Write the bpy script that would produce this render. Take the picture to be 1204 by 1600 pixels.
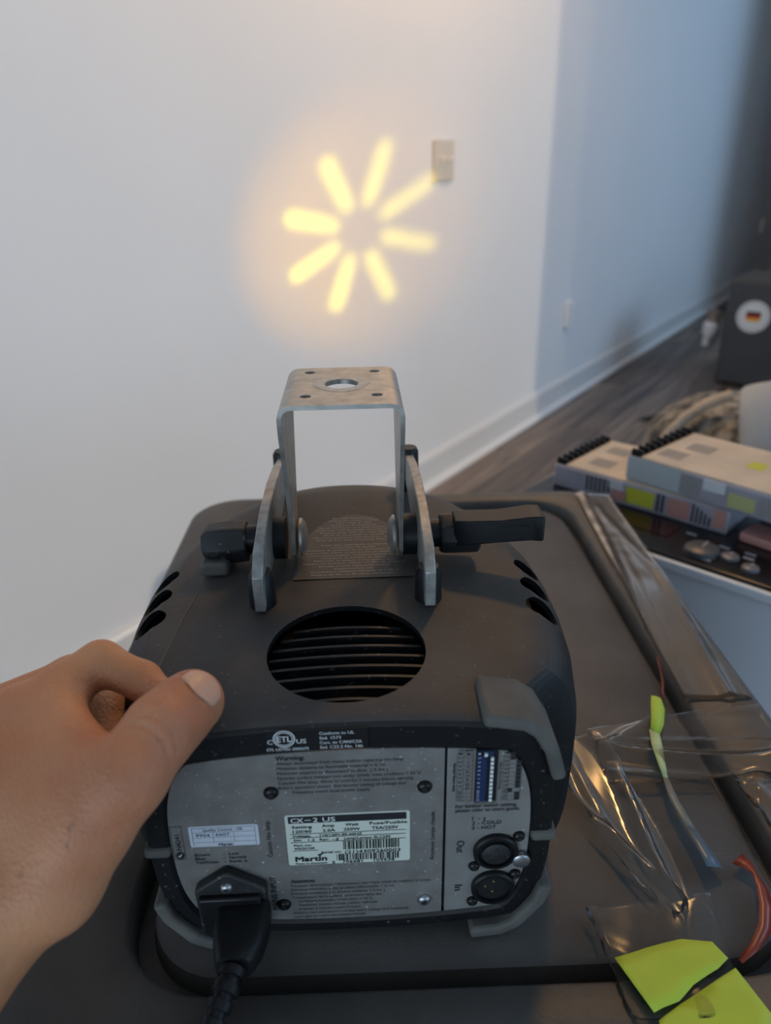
import bpy, bmesh, math, random
import numpy as np
from mathutils import Vector, Matrix, Euler
random.seed(7)
for o in list(bpy.data.objects): bpy.data.objects.remove(o)
SC = bpy.context.scene
COL = SC.collection
PI = math.pi
rad = math.radians

# ------------------------------------------------------------------ camera
CAMZ = 1.05
PITCH, ROLL = rad(25.0), rad(1.0)
fwd = Vector((0, math.cos(PITCH), -math.sin(PITCH)))
up0 = Vector((0, math.sin(PITCH), math.cos(PITCH)))
rt0 = Vector((1, 0, 0))
rt = rt0*math.cos(ROLL) - up0*math.sin(ROLL)
up = up0*math.cos(ROLL) + rt0*math.sin(ROLL)
cd = bpy.data.cameras.new('camera')
cam = bpy.data.objects.new('camera', cd); COL.objects.link(cam)
M = Matrix((rt, up, -fwd)).transposed().to_4x4(); M.translation = (0, 0, CAMZ)
cam.matrix_world = M
cd.sensor_fit = 'VERTICAL'; cd.sensor_height = 36.0; cd.lens = 1156/1600*36.0
cd.clip_start = 0.02
cd.dof.use_dof = True; cd.dof.focus_distance = 0.40; cd.dof.aperture_fstop = 7.0
SC.camera = cam

# ------------------------------------------------------------------ world, sun, windows, exposure
w = bpy.data.worlds.new('world'); SC.world = w; w.use_nodes = True
bg = w.node_tree.nodes['Background']
bg.inputs[0].default_value = (0.62, 0.78, 1.0, 1); bg.inputs[1].default_value = 0.9
SC.view_settings.view_transform = 'Standard'; SC.view_settings.look = 'None'
SC.view_settings.gamma = 1.0; SC.view_settings.use_curve_mapping = False
SC.view_settings.exposure = 0.0

# room frame: X into the room from the long wall, Y along the wall
UA = rad(34.9)
U = Vector((math.sin(UA), math.cos(UA), 0))
IN = Vector((math.cos(UA), -math.sin(UA), 0))
WALLD = 1.227*CAMZ
def room(x, s, z): return Vector((0, 0, z)) - IN*WALLD + IN*x + U*s
ROOMROT = Euler((0, 0, -UA))

def sun_lamp():
    l = bpy.data.lights.new('sun', 'SUN'); l.energy = 0.80; l.angle = rad(0.6); l.color = (1.0, 0.82, 0.58)
    o = bpy.data.objects.new('sun', l); COL.objects.link(o)
    d = (-IN - U*0.60); d.normalize(); d = Vector((d.x, d.y, -math.tan(rad(19)))).normalized()
    o.rotation_euler = d.to_track_quat('-Z', 'Y').to_euler(); o.location = (3, -2, 4)
sun_lamp()
def area(name, loc, target, sx, sy, power, color):
    l = bpy.data.lights.new(name, 'AREA'); l.shape = 'RECTANGLE'; l.size = sx; l.size_y = sy
    l.energy = power; l.color = color
    o = bpy.data.objects.new(name, l); COL.objects.link(o); o.location = loc
    o.rotation_euler = (target - loc).to_track_quat('-Z', 'Y').to_euler()
    return o
# area lamps added as daylight at unseen, invented windows (right wall, back wall)
area('added_daylight_high', room(5.05, 4.95, 2.7), room(0, 4.95, 2.0), 2.9, 1.8, 72, (0.36, 0.65, 1.0))
area('added_daylight_near', room(5.05, -.2, 1.05), room(0, -.2, 1.05), 2.9, 1.4, 24, (0.40, 0.69, 1.0))
area('added_daylight_back', room(1.7, -2.75, .85), room(1.7, 3, .85), 2.4, 1.3, 36, (0.58, 0.79, 1.0))

# ------------------------------------------------------------------ materials
MATS = {}
def nt(name):
    m = bpy.data.materials.new(name); m.use_nodes = True
    n = m.node_tree; b = n.nodes['Principled BSDF']
    MATS[name] = m
    return m, n, b
def mat(name, col, rough=0.5, metal=0.0, noise=None, bump=None, spec=0.5, speck=None, coat=0.0):
    """noise=(scale, amount) colour variation; bump=(scale, strength); speck=(scale, threshold, colour)"""
    m, n, b = nt(name)
    L = n.links
    b.inputs['Base Color'].default_value = (*col, 1); b.inputs['Roughness'].default_value = rough
    b.inputs['Metallic'].default_value = metal; b.inputs['Specular IOR Level'].default_value = spec
    b.inputs['Coat Weight'].default_value = coat
    tc = n.nodes.new('ShaderNodeTexCoord'); cur = None
    if noise:
        t = n.nodes.new('ShaderNodeTexNoise'); t.inputs['Scale'].default_value = noise[0]; t.inputs['Detail'].default_value = 5
        L.new(tc.outputs['Object'], t.inputs['Vector'])
        r = n.nodes.new('ShaderNodeValToRGB'); a = noise[1]
        r.color_ramp.elements[0].position = 0.3; r.color_ramp.elements[1].position = 0.7
        r.color_ramp.elements[0].color = (*[c*(1-a) for c in col], 1)
        r.color_ramp.elements[1].color = (*[min(1, c*(1+a)) for c in col], 1)
        L.new(t.outputs['Fac'], r.inputs['Fac']); cur = r.outputs['Color']
    if speck:
        t = n.nodes.new('ShaderNodeTexNoise'); t.inputs['Scale'].default_value = speck[0]; t.inputs['Detail'].default_value = 2
        L.new(tc.outputs['Object'], t.inputs['Vector'])
        r = n.nodes.new('ShaderNodeValToRGB')
        r.color_ramp.elements[0].position = speck[1]; r.color_ramp.elements[1].position = speck[1]+0.05
        L.new(t.outputs['Fac'], r.inputs['Fac'])
        mx = n.nodes.new('ShaderNodeMixRGB'); mx.inputs[1].default_value = (*col, 1); mx.inputs[2].default_value = (*speck[2], 1)
        if cur: L.new(cur, mx.inputs[1])
        L.new(r.outputs['Color'], mx.inputs[0]); cur = mx.outputs[0]
    if cur: L.new(cur, b.inputs['Base Color'])
    if bump:
        t = n.nodes.new('ShaderNodeTexNoise'); t.inputs['Scale'].default_value = bump[0]; t.inputs['Detail'].default_value = 4
        L.new(tc.outputs['Object'], t.inputs['Vector'])
        bp = n.nodes.new('ShaderNodeBump'); bp.inputs['Strength'].default_value = bump[1]; bp.inputs['Distance'].default_value = 0.001
        L.new(t.outputs['Fac'], bp.inputs['Height']); L.new(bp.outputs['Normal'], b.inputs['Normal'])
    return m
mat('wall_paint', (0.79, 0.785, 0.785), 0.6, noise=(2.0, 0.015), bump=(220, 0.08), spec=0.3)
mat('ceiling_paint', (0.85, 0.85, 0.84), 0.8)
mat('trim_paint', (0.70, 0.69, 0.68), 0.35)
mat('shoe_paint', (0.78, 0.77, 0.76), 0.35)
mat('subfloor', (0.06, 0.05, 0.045), 0.7)
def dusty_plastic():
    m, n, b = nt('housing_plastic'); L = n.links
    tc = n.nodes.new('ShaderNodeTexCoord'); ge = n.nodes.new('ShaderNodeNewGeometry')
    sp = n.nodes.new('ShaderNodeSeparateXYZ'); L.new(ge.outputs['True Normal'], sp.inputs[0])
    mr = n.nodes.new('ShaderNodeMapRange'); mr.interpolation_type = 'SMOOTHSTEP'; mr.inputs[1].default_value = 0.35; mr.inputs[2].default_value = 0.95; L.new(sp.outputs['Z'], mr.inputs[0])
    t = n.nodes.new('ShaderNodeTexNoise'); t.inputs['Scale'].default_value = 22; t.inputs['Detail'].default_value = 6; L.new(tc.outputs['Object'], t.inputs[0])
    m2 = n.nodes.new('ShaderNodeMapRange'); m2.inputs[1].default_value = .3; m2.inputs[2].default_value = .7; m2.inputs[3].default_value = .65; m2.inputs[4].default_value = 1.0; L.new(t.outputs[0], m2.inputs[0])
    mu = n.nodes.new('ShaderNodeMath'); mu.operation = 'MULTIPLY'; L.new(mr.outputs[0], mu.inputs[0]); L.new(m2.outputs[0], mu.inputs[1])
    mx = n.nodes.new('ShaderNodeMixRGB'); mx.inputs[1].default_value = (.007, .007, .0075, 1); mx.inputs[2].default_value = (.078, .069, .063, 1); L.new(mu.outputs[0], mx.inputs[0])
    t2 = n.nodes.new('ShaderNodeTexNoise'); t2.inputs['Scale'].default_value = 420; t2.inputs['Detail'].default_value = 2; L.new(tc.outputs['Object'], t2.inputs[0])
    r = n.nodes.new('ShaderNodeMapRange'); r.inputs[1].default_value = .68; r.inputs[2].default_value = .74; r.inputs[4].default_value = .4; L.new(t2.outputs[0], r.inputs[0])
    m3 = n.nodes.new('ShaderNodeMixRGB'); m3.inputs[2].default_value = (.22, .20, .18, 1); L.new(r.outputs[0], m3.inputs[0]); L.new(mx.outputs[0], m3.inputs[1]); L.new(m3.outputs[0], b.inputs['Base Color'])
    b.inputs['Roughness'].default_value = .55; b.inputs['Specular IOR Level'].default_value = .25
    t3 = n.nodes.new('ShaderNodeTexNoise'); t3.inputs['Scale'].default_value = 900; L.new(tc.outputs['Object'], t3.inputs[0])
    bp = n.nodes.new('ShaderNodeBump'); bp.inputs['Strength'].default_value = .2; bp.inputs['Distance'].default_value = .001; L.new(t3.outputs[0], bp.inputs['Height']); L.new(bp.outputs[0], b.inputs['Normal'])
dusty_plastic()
mat('black_plastic', (0.008, 0.008, 0.0085), 0.42, bump=(500, 0.1), spec=0.35)
mat('black_matte', (0.010, 0.010, 0.011), 0.7, spec=0.3)
mat('dusty_black', (0.015, 0.015, 0.0155), 0.55, noise=(90, 0.4), speck=(300, 0.66, (0.12, 0.12, 0.12)))
mat('interior_dark', (0.012, 0.009, 0.008), 0.8, spec=0.2)
mat('bumper_rubber', (0.115, 0.108, 0.095), 0.62, noise=(60, 0.18), bump=(700, 0.2), spec=0.3)
mat('panel_paint', (0.225, 0.21, 0.19), 0.42, metal=0.25, noise=(70, 0.16), speck=(520, 0.665, (0.50, 0.52, 0.54)))
mat('panel_paint_side', (0.26, 0.245, 0.225), 0.42, metal=0.25, noise=(70, 0.10), speck=(520, 0.69, (0.55, 0.57, 0.58)))
mat('galvanised', (0.44, 0.415, 0.37), 0.42, metal=0.75, noise=(120, 0.22), bump=(300, 0.12))
mat('brushed_plate', (0.36, 0.345, 0.315), 0.48, metal=0.55, noise=(160, 0.25), bump=(400, 0.15))
mat('scuff', (0.52, 0.51, 0.47), 0.55, metal=0.3, noise=(300, 0.2))
mat('screw_black', (0.02, 0.018, 0.017), 0.35, metal=0.6)
mat('screw_steel', (0.42, 0.42, 0.42), 0.35, metal=0.9)
mat('brass', (0.75, 0.55, 0.25), 0.3, metal=1.0)
mat('ink', (0.012, 0.012, 0.013), 0.6)
mat('white_ink', (0.62, 0.62, 0.60), 0.6)
mat('dim_white_ink', (0.42, 0.41, 0.39), 0.6)
mat('pen_ink', (0.05, 0.05, 0.10), 0.6)
mat('label_cream', (0.60, 0.63, 0.53), 0.45, noise=(60, 0.03))
mat('label_white', (0.56, 0.58, 0.62), 0.45, noise=(60, 0.03))
mat('label_black', (0.010, 0.010, 0.011), 0.35)
mat('label_grey', (0.078, 0.072, 0.066), 0.55)
mat('dip_blue', (0.014, 0.030, 0.085), 0.4)
mat('dip_white', (0.72, 0.72, 0.70), 0.5)
mat('reflector_tan', (0.45, 0.25, 0.12), 0.4, metal=0.4)
mat('lid_plastic', (0.084, 0.075, 0.067), 0.50, noise=(14, 0.30), bump=(420, 0.30), speck=(60, 0.70, (0.11, 0.10, 0.09)), spec=0.45)
mat('tub_plastic', (0.026, 0.026, 0.028), 0.5, noise=(12, 0.2))
mat('lime_paper', (0.52, 0.66, 0.045), 0.55, noise=(40, 0.05), speck=(160, 0.79, (0.16, 0.2, 0.05)))
mat('lime_pale', (0.55, 0.62, 0.28), 0.55, noise=(90, 0.15))
mat('ribbon_grey', (0.20, 0.20, 0.17), 0.4, noise=(60, 0.25))
mat('ribbon_blue', (0.11, 0.16, 0.20), 0.35, noise=(60, 0.15))
mat('red_film', (0.24, 0.032, 0.012), 0.35, noise=(60, 0.25))
mat('cabinet_pale', (0.88, 0.90, 0.95), 0.35, noise=(3, 0.03))
mat('cabinet_edge', (0.85, 0.88, 0.92), 0.3)
mat('gloss_black', (0.010, 0.008, 0.008), 0.22)
mat('dial_grey', (0.08, 0.085, 0.095), 0.4)
mat('dial_mid', (0.16, 0.16, 0.18), 0.35)
mat('dial_light', (0.35, 0.35, 0.38), 0.4)
mat('display_red', (0.03, 0.008, 0.007), 0.15)
mat('supply_cream', (0.66, 0.54, 0.40), 0.5, noise=(22, 0.10))
mat('supply_side', (0.45, 0.42, 0.47), 0.4, metal=0.2, noise=(30, 0.12))
mat('supply_slot', (0.05, 0.045, 0.05), 0.6)
mat('supply_grille', (0.34, 0.31, 0.28), 0.6)
mat('sticker_pink', (0.55, 0.27, 0.23), 0.5)
mat('sticker_yellow', (0.60, 0.60, 0.05), 0.5)
mat('sticker_pale', (0.50, 0.50, 0.22), 0.5)
mat('sticker_white', (0.70, 0.70, 0.72), 0.5)
mat('film_wrap', (0.48, 0.52, 0.52), 0.3)
mat('case_dark', (0.055, 0.060, 0.068), 0.55, noise=(6, 0.12), bump=(60, 0.1))
mat('case_top', (0.085, 0.068, 0.050), 0.6)
mat('flag_black', (0.02, 0.01, 0.01), 0.5)
mat('flag_red', (0.45, 0.03, 0.02), 0.5)
mat('flag_gold', (0.80, 0.48, 0.05), 0.5)
mat('badge_white', (0.72, 0.80, 0.84), 0.4)
mat('plug_white', (0.70, 0.72, 0.74), 0.4)
mat('plug_grey', (0.22, 0.19, 0.17), 0.5, noise=(80, 0.3))
mat('bucket_grey', (0.50, 0.51, 0.51), 0.45, noise=(5, 0.04))
mat('bag_rim', (0.50, 0.42, 0.33), 0.85, noise=(40, 0.15))
mat('wall_plate', (0.86, 0.85, 0.83), 0.3)
mat('steel_plate', (0.62, 0.58, 0.51), 0.4)
mat('toggle_white', (0.85, 0.83, 0.80), 0.3)
mat('bench_wood', (0.16, 0.10, 0.06), 0.6, noise=(9, 0.25))
mat('window_frame', (0.70, 0.70, 0.70), 0.5)

def bag_material():
    m, n, b = nt('bag_fabric'); L = n.links
    tc = n.nodes.new('ShaderNodeTexCoord')
    mp = n.nodes.new('ShaderNodeMapping'); mp.inputs['Scale'].default_value = (34, 34, 12); L.new(tc.outputs['Object'], mp.inputs[0])
    t = n.nodes.new('ShaderNodeTexNoise'); t.inputs['Scale'].default_value = 1.0; t.inputs['Detail'].default_value = 3; L.new(mp.outputs[0], t.inputs[0])
    r = n.nodes.new('ShaderNodeValToRGB'); e = r.color_ramp.elements
    e[0].position = 0.40; e[0].color = (0.05, 0.048, 0.045, 1); e[1].position = 0.62; e[1].color = (0.32, 0.29, 0.24, 1)
    L.new(t.outputs[0], r.inputs[0]); L.new(r.outputs[0], b.inputs['Base Color']); b.inputs['Roughness'].default_value = 0.9
bag_material()

def plank_material():
    m, n, b = nt('floor_plank'); L = n.links
    tc = n.nodes.new('ShaderNodeTexCoord'); oi = n.nodes.new('ShaderNodeObjectInfo')
    mp = n.nodes.new('ShaderNodeMapping'); mp.inputs['Scale'].default_value = (28, 1.6, 1)
    ad = n.nodes.new('ShaderNodeVectorMath'); ad.operation = 'ADD'
    cx = n.nodes.new('ShaderNodeCombineXYZ'); mu = n.nodes.new('ShaderNodeMath'); mu.operation = 'MULTIPLY'; mu.inputs[1].default_value = 37
    L.new(oi.outputs['Random'], mu.inputs[0]); L.new(mu.outputs[0], cx.inputs[1])
    L.new(tc.outputs['Object'], mp.inputs[0]); L.new(mp.outputs[0], ad.inputs[0]); L.new(cx.outputs[0], ad.inputs[1])
    t = n.nodes.new('ShaderNodeTexNoise'); t.inputs['Scale'].default_value = 1.0; t.inputs['Detail'].default_value = 6; t.inputs['Distortion'].default_value = 0.6
    L.new(ad.outputs[0], t.inputs[0])
    r = n.nodes.new('ShaderNodeValToRGB'); e = r.color_ramp.elements
    e[0].position = 0.3; e[0].color = (0.060, 0.046, 0.038, 1); e[1].position = 0.72; e[1].color = (0.27, 0.20, 0.155, 1)
    L.new(t.outputs[0], r.inputs[0])
    hv = n.nodes.new('ShaderNodeHueSaturation'); mr = n.nodes.new('ShaderNodeMapRange'); mr.inputs[3].default_value = 0.65; mr.inputs[4].default_value = 1.3
    L.new(oi.outputs['Random'], mr.inputs[0]); L.new(mr.outputs[0], hv.inputs['Value']); L.new(r.outputs[0], hv.inputs['Color'])
    L.new(hv.outputs[0], b.inputs['Base Color']); b.inputs['Roughness'].default_value = 0.45
plank_material()

def tape_material(name, gl, haze):
    m, n, b = nt(name); L = n.links; out = n.nodes['Material Output']
    tr = n.nodes.new('ShaderNodeBsdfTransparent'); tr.inputs[0].default_value = (0.96, 0.96, 0.95, 1)
    g = n.nodes.new('ShaderNodeBsdfGlossy'); g.inputs['Roughness'].default_value = 0.14; g.inputs[0].default_value = (1, 1, 1, 1)
    b.inputs['Base Color'].default_value = (.75, .73, .70, 1); b.inputs['Roughness'].default_value = .4
    lw = n.nodes.new('ShaderNodeLayerWeight'); lw.inputs[0].default_value = gl
    tc = n.nodes.new('ShaderNodeTexCoord'); t = n.nodes.new('ShaderNodeTexNoise'); t.inputs['Scale'].default_value = 26; t.inputs['Detail'].default_value = 1
    L.new(tc.outputs['Object'], t.inputs[0])
    bp = n.nodes.new('ShaderNodeBump'); bp.inputs['Strength'].default_value = 0.35; bp.inputs['Distance'].default_value = 0.001
    L.new(t.outputs[0], bp.inputs['Height']); L.new(bp.outputs[0], g.inputs['Normal']); L.new(bp.outputs[0], lw.inputs['Normal'])
    m1 = n.nodes.new('ShaderNodeMixShader'); m1.inputs[0].default_value = haze; L.new(tr.outputs[0], m1.inputs[1]); L.new(b.outputs[0], m1.inputs[2])
    m2 = n.nodes.new('ShaderNodeMixShader'); L.new(lw.outputs['Fresnel'], m2.inputs[0]); L.new(m1.outputs[0], m2.inputs[1]); L.new(g.outputs[0], m2.inputs[2])
    L.new(m2.outputs[0], out.inputs[0])
tape_material('clear_tape', 0.13, 0.015)
tape_material('clear_tape_fold', 0.18, 0.03)

def skin_material():
    m, n, b = nt('skin'); L = n.links
    tc = n.nodes.new('ShaderNodeTexCoord')
    t = n.nodes.new('ShaderNodeTexNoise'); t.inputs['Scale'].default_value = 28; t.inputs['Detail'].default_value = 5; L.new(tc.outputs['Object'], t.inputs[0])
    r = n.nodes.new('ShaderNodeValToRGB'); e = r.color_ramp.elements
    e[0].position = 0.32; e[0].color = (0.50, 0.205, 0.095, 1); e[1].position = 0.68; e[1].color = (0.64, 0.305, 0.150, 1)
    L.new(t.outputs[0], r.inputs[0])
    tb = n.nodes.new('ShaderNodeTexNoise'); tb.inputs['Scale'].default_value = 9; tb.inputs['Detail'].default_value = 2; L.new(tc.outputs['Object'], tb.inputs[0])
    mb_ = n.nodes.new('ShaderNodeMixRGB'); mb_.blend_type = 'MULTIPLY'; mb_.inputs[0].default_value = 1.0
    rb_ = n.nodes.new('ShaderNodeValToRGB'); rb_.color_ramp.elements[0].position = .35; rb_.color_ramp.elements[1].position = .65
    rb_.color_ramp.elements[0].color = (.86, .76, .82, 1); rb_.color_ramp.elements[1].color = (1, 1, .96, 1); L.new(tb.outputs[0], rb_.inputs[0])
    L.new(r.outputs[0], mb_.inputs[1]); L.new(rb_.outputs[0], mb_.inputs[2]); r = mb_
    t2 = n.nodes.new('ShaderNodeTexNoise'); t2.inputs['Scale'].default_value = 130; t2.inputs['Detail'].default_value = 1; L.new(tc.outputs['Object'], t2.inputs[0])
    r2 = n.nodes.new('ShaderNodeValToRGB'); r2.color_ramp.elements[0].position = 0.72; r2.color_ramp.elements[1].position = 0.78
    L.new(t2.outputs[0], r2.inputs[0])
    mx = n.nodes.new('ShaderNodeMixRGB'); mx.inputs[2].default_value = (0.22, 0.10, 0.06, 1)
    mm = n.nodes.new('ShaderNodeMath'); mm.operation = 'MULTIPLY'; mm.inputs[1].default_value = 0.5
    L.new(r2.outputs[0], mm.inputs[0]); L.new(mm.outputs[0], mx.inputs[0]); L.new(r.outputs[0], mx.inputs[1]); L.new(mx.outputs[0], b.inputs['Base Color'])
    b.inputs['Roughness'].default_value = 0.5; b.inputs['Specular IOR Level'].default_value = 0.35
    b.inputs['Subsurface Weight'].default_value = 0.15; b.inputs['Subsurface Radius'].default_value = (0.006, 0.002, 0.001); b.inputs['Subsurface Scale'].default_value = 0.5
    v = n.nodes.new('ShaderNodeTexVoronoi'); v.inputs['Scale'].default_value = 620; L.new(tc.outputs['Object'], v.inputs[0])
    t3 = n.nodes.new('ShaderNodeTexNoise'); t3.inputs['Scale'].default_value = 240; t3.inputs['Detail'].default_value = 5; L.new(tc.outputs['Object'], t3.inputs[0])
    am = n.nodes.new('ShaderNodeMath'); am.operation = 'ADD'; L.new(v.outputs['Distance'], am.inputs[0]); L.new(t3.outputs[0], am.inputs[1])
    bp = n.nodes.new('ShaderNodeBump'); bp.inputs['Strength'].default_value = 0.4; bp.inputs['Distance'].default_value = 0.0008
    L.new(am.outputs[0], bp.inputs['Height']); L.new(bp.outputs[0], b.inputs['Normal'])
skin_material()
mat('nail', (0.64, 0.35, 0.225), 0.25, noise=(60, 0.06), spec=0.5)

# ------------------------------------------------------------------ mesh helpers
class MB:
    def __init__(s): s.v = []; s.f = []
    def add(s, vs, fs):
        k = len(s.v); s.v += [tuple(v) for v in vs]; s.f += [tuple(i+k for i in f) for f in fs]; return s
    def box(s, a, b):
        x0, y0, z0 = a; x1, y1, z1 = b
        return s.add([(x0,y0,z0),(x1,y0,z0),(x1,y1,z0),(x0,y1,z0),(x0,y0,z1),(x1,y0,z1),(x1,y1,z1),(x0,y1,z1)],
                     [(0,3,2,1),(4,5,6,7),(0,1,5,4),(1,2,6,5),(2,3,7,6),(3,0,4,7)])
    def rings(s, rings, cap0=True, cap1=True, closed=True):
        k = len(s.v); n = len(rings[0])
        for r in rings: s.v += [tuple(p) for p in r]
        for i in range(len(rings)-1):
            for j in range(n if closed else n-1):
                a = k+i*n+j; b = k+i*n+(j+1) % n
                s.f.append((a, b, b+n, a+n))
        if cap0: s.f.append(tuple(k+j for j in reversed(range(n))))
        if cap1: s.f.append(tuple(k+(len(rings)-1)*n+j for j in range(n)))
        return s
    def cyl(s, p, axis, prof, n=24, caps=True):
        """lathe: prof = [(distance along axis, radius)...] starting at p"""
        ax = Vector(axis).normalized(); t = Vector((0,0,1)) if abs(ax.z) < .9 else Vector((1,0,0))
        e1 = ax.cross(t).normalized(); e2 = ax.cross(e1)
        P = Vector(p)
        rs = [[P+ax*d+(e1*math.cos(2*PI*j/n)+e2*math.sin(2*PI*j/n))*r for j in range(n)] for d, r in prof]
        return s.rings(rs, caps, caps)
    def tube(s, pts, r, n=10):
        pts = [Vector(p) for p in pts]; rs = []
        e = None
        for i, p in enumerate(pts):
            d = (pts[min(i+1, len(pts)-1)]-pts[max(i-1, 0)]).normalized()
            if e is None:
                e = d.cross(Vector((0,0,1)) if abs(d.z) < .9 else Vector((1,0,0))).normalized()
            else: e = (e-d*e.dot(d)).normalized()
            g = d.cross(e); rr = r[i] if hasattr(r, '__len__') else r
            rs.append([p+(e*math.cos(2*PI*j/n)+g*math.sin(2*PI*j/n))*rr for j in range(n)])
        return s.rings(rs)
    def prism(s, poly, d, off=(0,0,0), ax='y'):
        """polygon in (a,b) plane extruded; ax 'y': (x,z) extruded from y0 to y1; 'x': (y,z); 'z': (x,y)"""
        d0, d1 = d
        def P(a, b, c): return {'y': (a, c, b), 'x': (c, a, b), 'z': (a, b, c)}[ax]
        r0 = [P(a, b, d0) for a, b in poly]; r1 = [P(a, b, d1) for a, b in poly]
        return s.rings([r0, r1])
    def quad(s, x0, x1, z0, z1, y):
        return s.add([(x0,y,z0),(x1,y,z0),(x1,y,z1),(x0,y,z1)], [(0,1,2,3)])
    def build(s, name, material, parent=None, smooth=None, bevel=0, segs=2, fix=True):
        me = bpy.data.meshes.new(name); me.from_pydata(s.v, [], s.f)
        if fix:
            bm = bmesh.new(); bm.from_mesh(me); bmesh.ops.recalc_face_normals(bm, faces=bm.faces); bm.to_mesh(me); bm.free()
        return link(name, me, material, parent, smooth, bevel, segs)
def link(name, me, material, parent=None, smooth=None, bevel=0, segs=2):
    o = bpy.data.objects.new(name, me); COL.objects.link(o)
    if material: me.materials.append(MATS[material])
    if smooth is not None:
        me.polygons.foreach_set('use_smooth', [True]*len(me.polygons)); me.set_sharp_from_angle(angle=rad(smooth))
    if bevel:
        b = o.modifiers.new('bevel', 'BEVEL'); b.width = bevel; b.segments = segs; b.limit_method = 'ANGLE'; b.angle_limit = rad(40)
        me.polygons.foreach_set('use_smooth', [True]*len(me.polygons)); me.set_sharp_from_angle(angle=rad(50))
    if parent: o.parent = parent
    return o
def empty(name, loc, rz=0):
    o = bpy.data.objects.new(name, None); COL.objects.link(o); o.location = loc; o.rotation_euler = (0, 0, rz); o.empty_display_size = .05
    return o
def tag(o, label, cat=None, group=None, kind=None):
    o['label'] = label
    if cat: o['category'] = cat
    if group: o['group'] = group
    if kind: o['kind'] = kind
    return o
def struct(o, label, cat): return tag(o, label, cat, kind='structure')
def evalmesh(o):
    bpy.context.view_layer.update()
    dg = bpy.context.evaluated_depsgraph_get(); dg.update()
    return bpy.data.meshes.new_from_object(o.evaluated_get(dg))
def boolean(target, cutters):
    for c in cutters:
        m = target.modifiers.new('cut', 'BOOLEAN'); m.operation = 'DIFFERENCE'; m.solver = 'EXACT'; m.object = c
    me = evalmesh(target); target.modifiers.clear(); old = target.data; target.data = me; bpy.data.meshes.remove(old)
    for c in cutters: bpy.data.objects.remove(c)
_font = {}
def glyphs(txt):
    """flat outline of a line of text, unit size -> verts, faces, width"""
    if txt in _font: return _font[txt]
    cu = bpy.data.curves.new('t', 'FONT'); cu.body = txt; cu.size = 1; cu.resolution_u = 2
    o = bpy.data.objects.new('t', cu); COL.objects.link(o)
    me = evalmesh(o)
    v = [tuple(p.co) for p in me.vertices]; f = [tuple(p.vertices) for p in me.polygons]
    bpy.data.objects.remove(o); bpy.data.curves.remove(cu); bpy.data.meshes.remove(me)
    xs = [p[0] for p in v] or [0]
    _font[txt] = (v, f, min(xs), max(xs)); return _font[txt]
def text(mb, txt, x, z, width, cap, y=-0.0004, rot=0, bold=0):
    """line of lettering on a plane facing -Y; (x, z) baseline start; rot 90 reads upwards, -90 downwards"""
    v, f, a, b = glyphs(txt); sx = width/max(b-a, 1e-6); sz = cap/0.69
    offs = [(0, 0)] if not bold else [(0, 0), (bold, 0), (0, bold*.7), (bold, bold*.7)]
    for k, (ox, oz) in enumerate(offs):
        q = []
        for p in v:
            u, t = (p[0]-a)*sx+ox, p[1]*sz+oz
            if rot == 90: u, t = -t, u
            elif rot == -90: u, t = t, -u
            q.append((x+u, y-k*2e-5, z+t))
        mb.add(q, f)
def rrect(cx, cy, w, h, r, n=6):
    pts = []
    for k, (sx, sy) in enumerate(((1,1),(-1,1),(-1,-1),(1,-1))):
        for i in range(n+1):
            a = PI/2*(k + i/n)
            pts.append((cx+sx*(w/2-r)+r*math.cos(a), cy+sy*(h/2-r)+r*math.sin(a)))
    return pts

# ------------------------------------------------------------------ the room
def box_obj(name, a, b, m, parent=None, bevel=0): return MB().box(a, b).build(name, m, parent, bevel=bevel)
RO = room(0, 0, 0)
def in_room(o): o.location = RO; o.rotation_euler = ROOMROT; return o
S0, S1, XR, HC = -2.7, 9.0, 5.0, 3.8
fl = in_room(box_obj('floor', (-.1, S0-.1, -.08), (XR+.1, S1+.1, -.004), 'subfloor')); struct(fl, 'dark wood plank floor running along the white wall', 'floor')
pm = MB().box((-.0745, -.599, -.012), (.0745, .599, 0.0)).build('plank', 'floor_plank', fl, bevel=.0015, segs=1)
first = True
for i in range(17):
    off = (i*0.43) % 1.2
    for j in range(8):
        c = pm if first else pm.copy()
        if not first: COL.objects.link(c); c.parent = fl
        first = False
        c.location = (0.09+i*0.15, 0.6+off+j*1.2-1.0, 0)
wl = in_room(box_obj('wall_left', (-.12, S0-.1, 0), (0, S1+.1, HC), 'wall_paint')); struct(wl, 'long white painted wall with the projected light pattern', 'wall')
wf = in_room(box_obj('wall_far', (0, S1, 0), (XR, S1+.1, HC), 'wall_paint')); struct(wf, 'white end wall far along the room', 'wall')
ce = in_room(box_obj('ceiling', (-.12, S0-.1, HC), (XR+.1, S1+.1, HC+.1), 'ceiling_paint')); struct(ce, 'white flat ceiling above the room', 'ceiling')
def wall_open(name, at, lo, hi, opens, label):
    m = MB(); y = lo
    for w0, w1, z0, z1 in opens:
        m.box((at, y, 0), (at+.1, w0, HC)); m.box((at, w0, 0), (at+.1, w1, z0)); m.box((at, w0, z1), (at+.1, w1, HC)); y = w1
    m.box((at, y, 0), (at+.1, hi, HC))
    return struct(in_room(m.build(name, 'wall_paint', fix=False)), label, 'wall')
WIN = [(-1.8, 1.3, .30, 1.80), (3.47, 6.47, 1.70, 3.70)]  # unseen openings, placed to shape sun and daylight on the long wall
wall_open('wall_right', XR, S0, S1, WIN, 'white wall with two window openings opposite the long wall')
m = MB()
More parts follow.
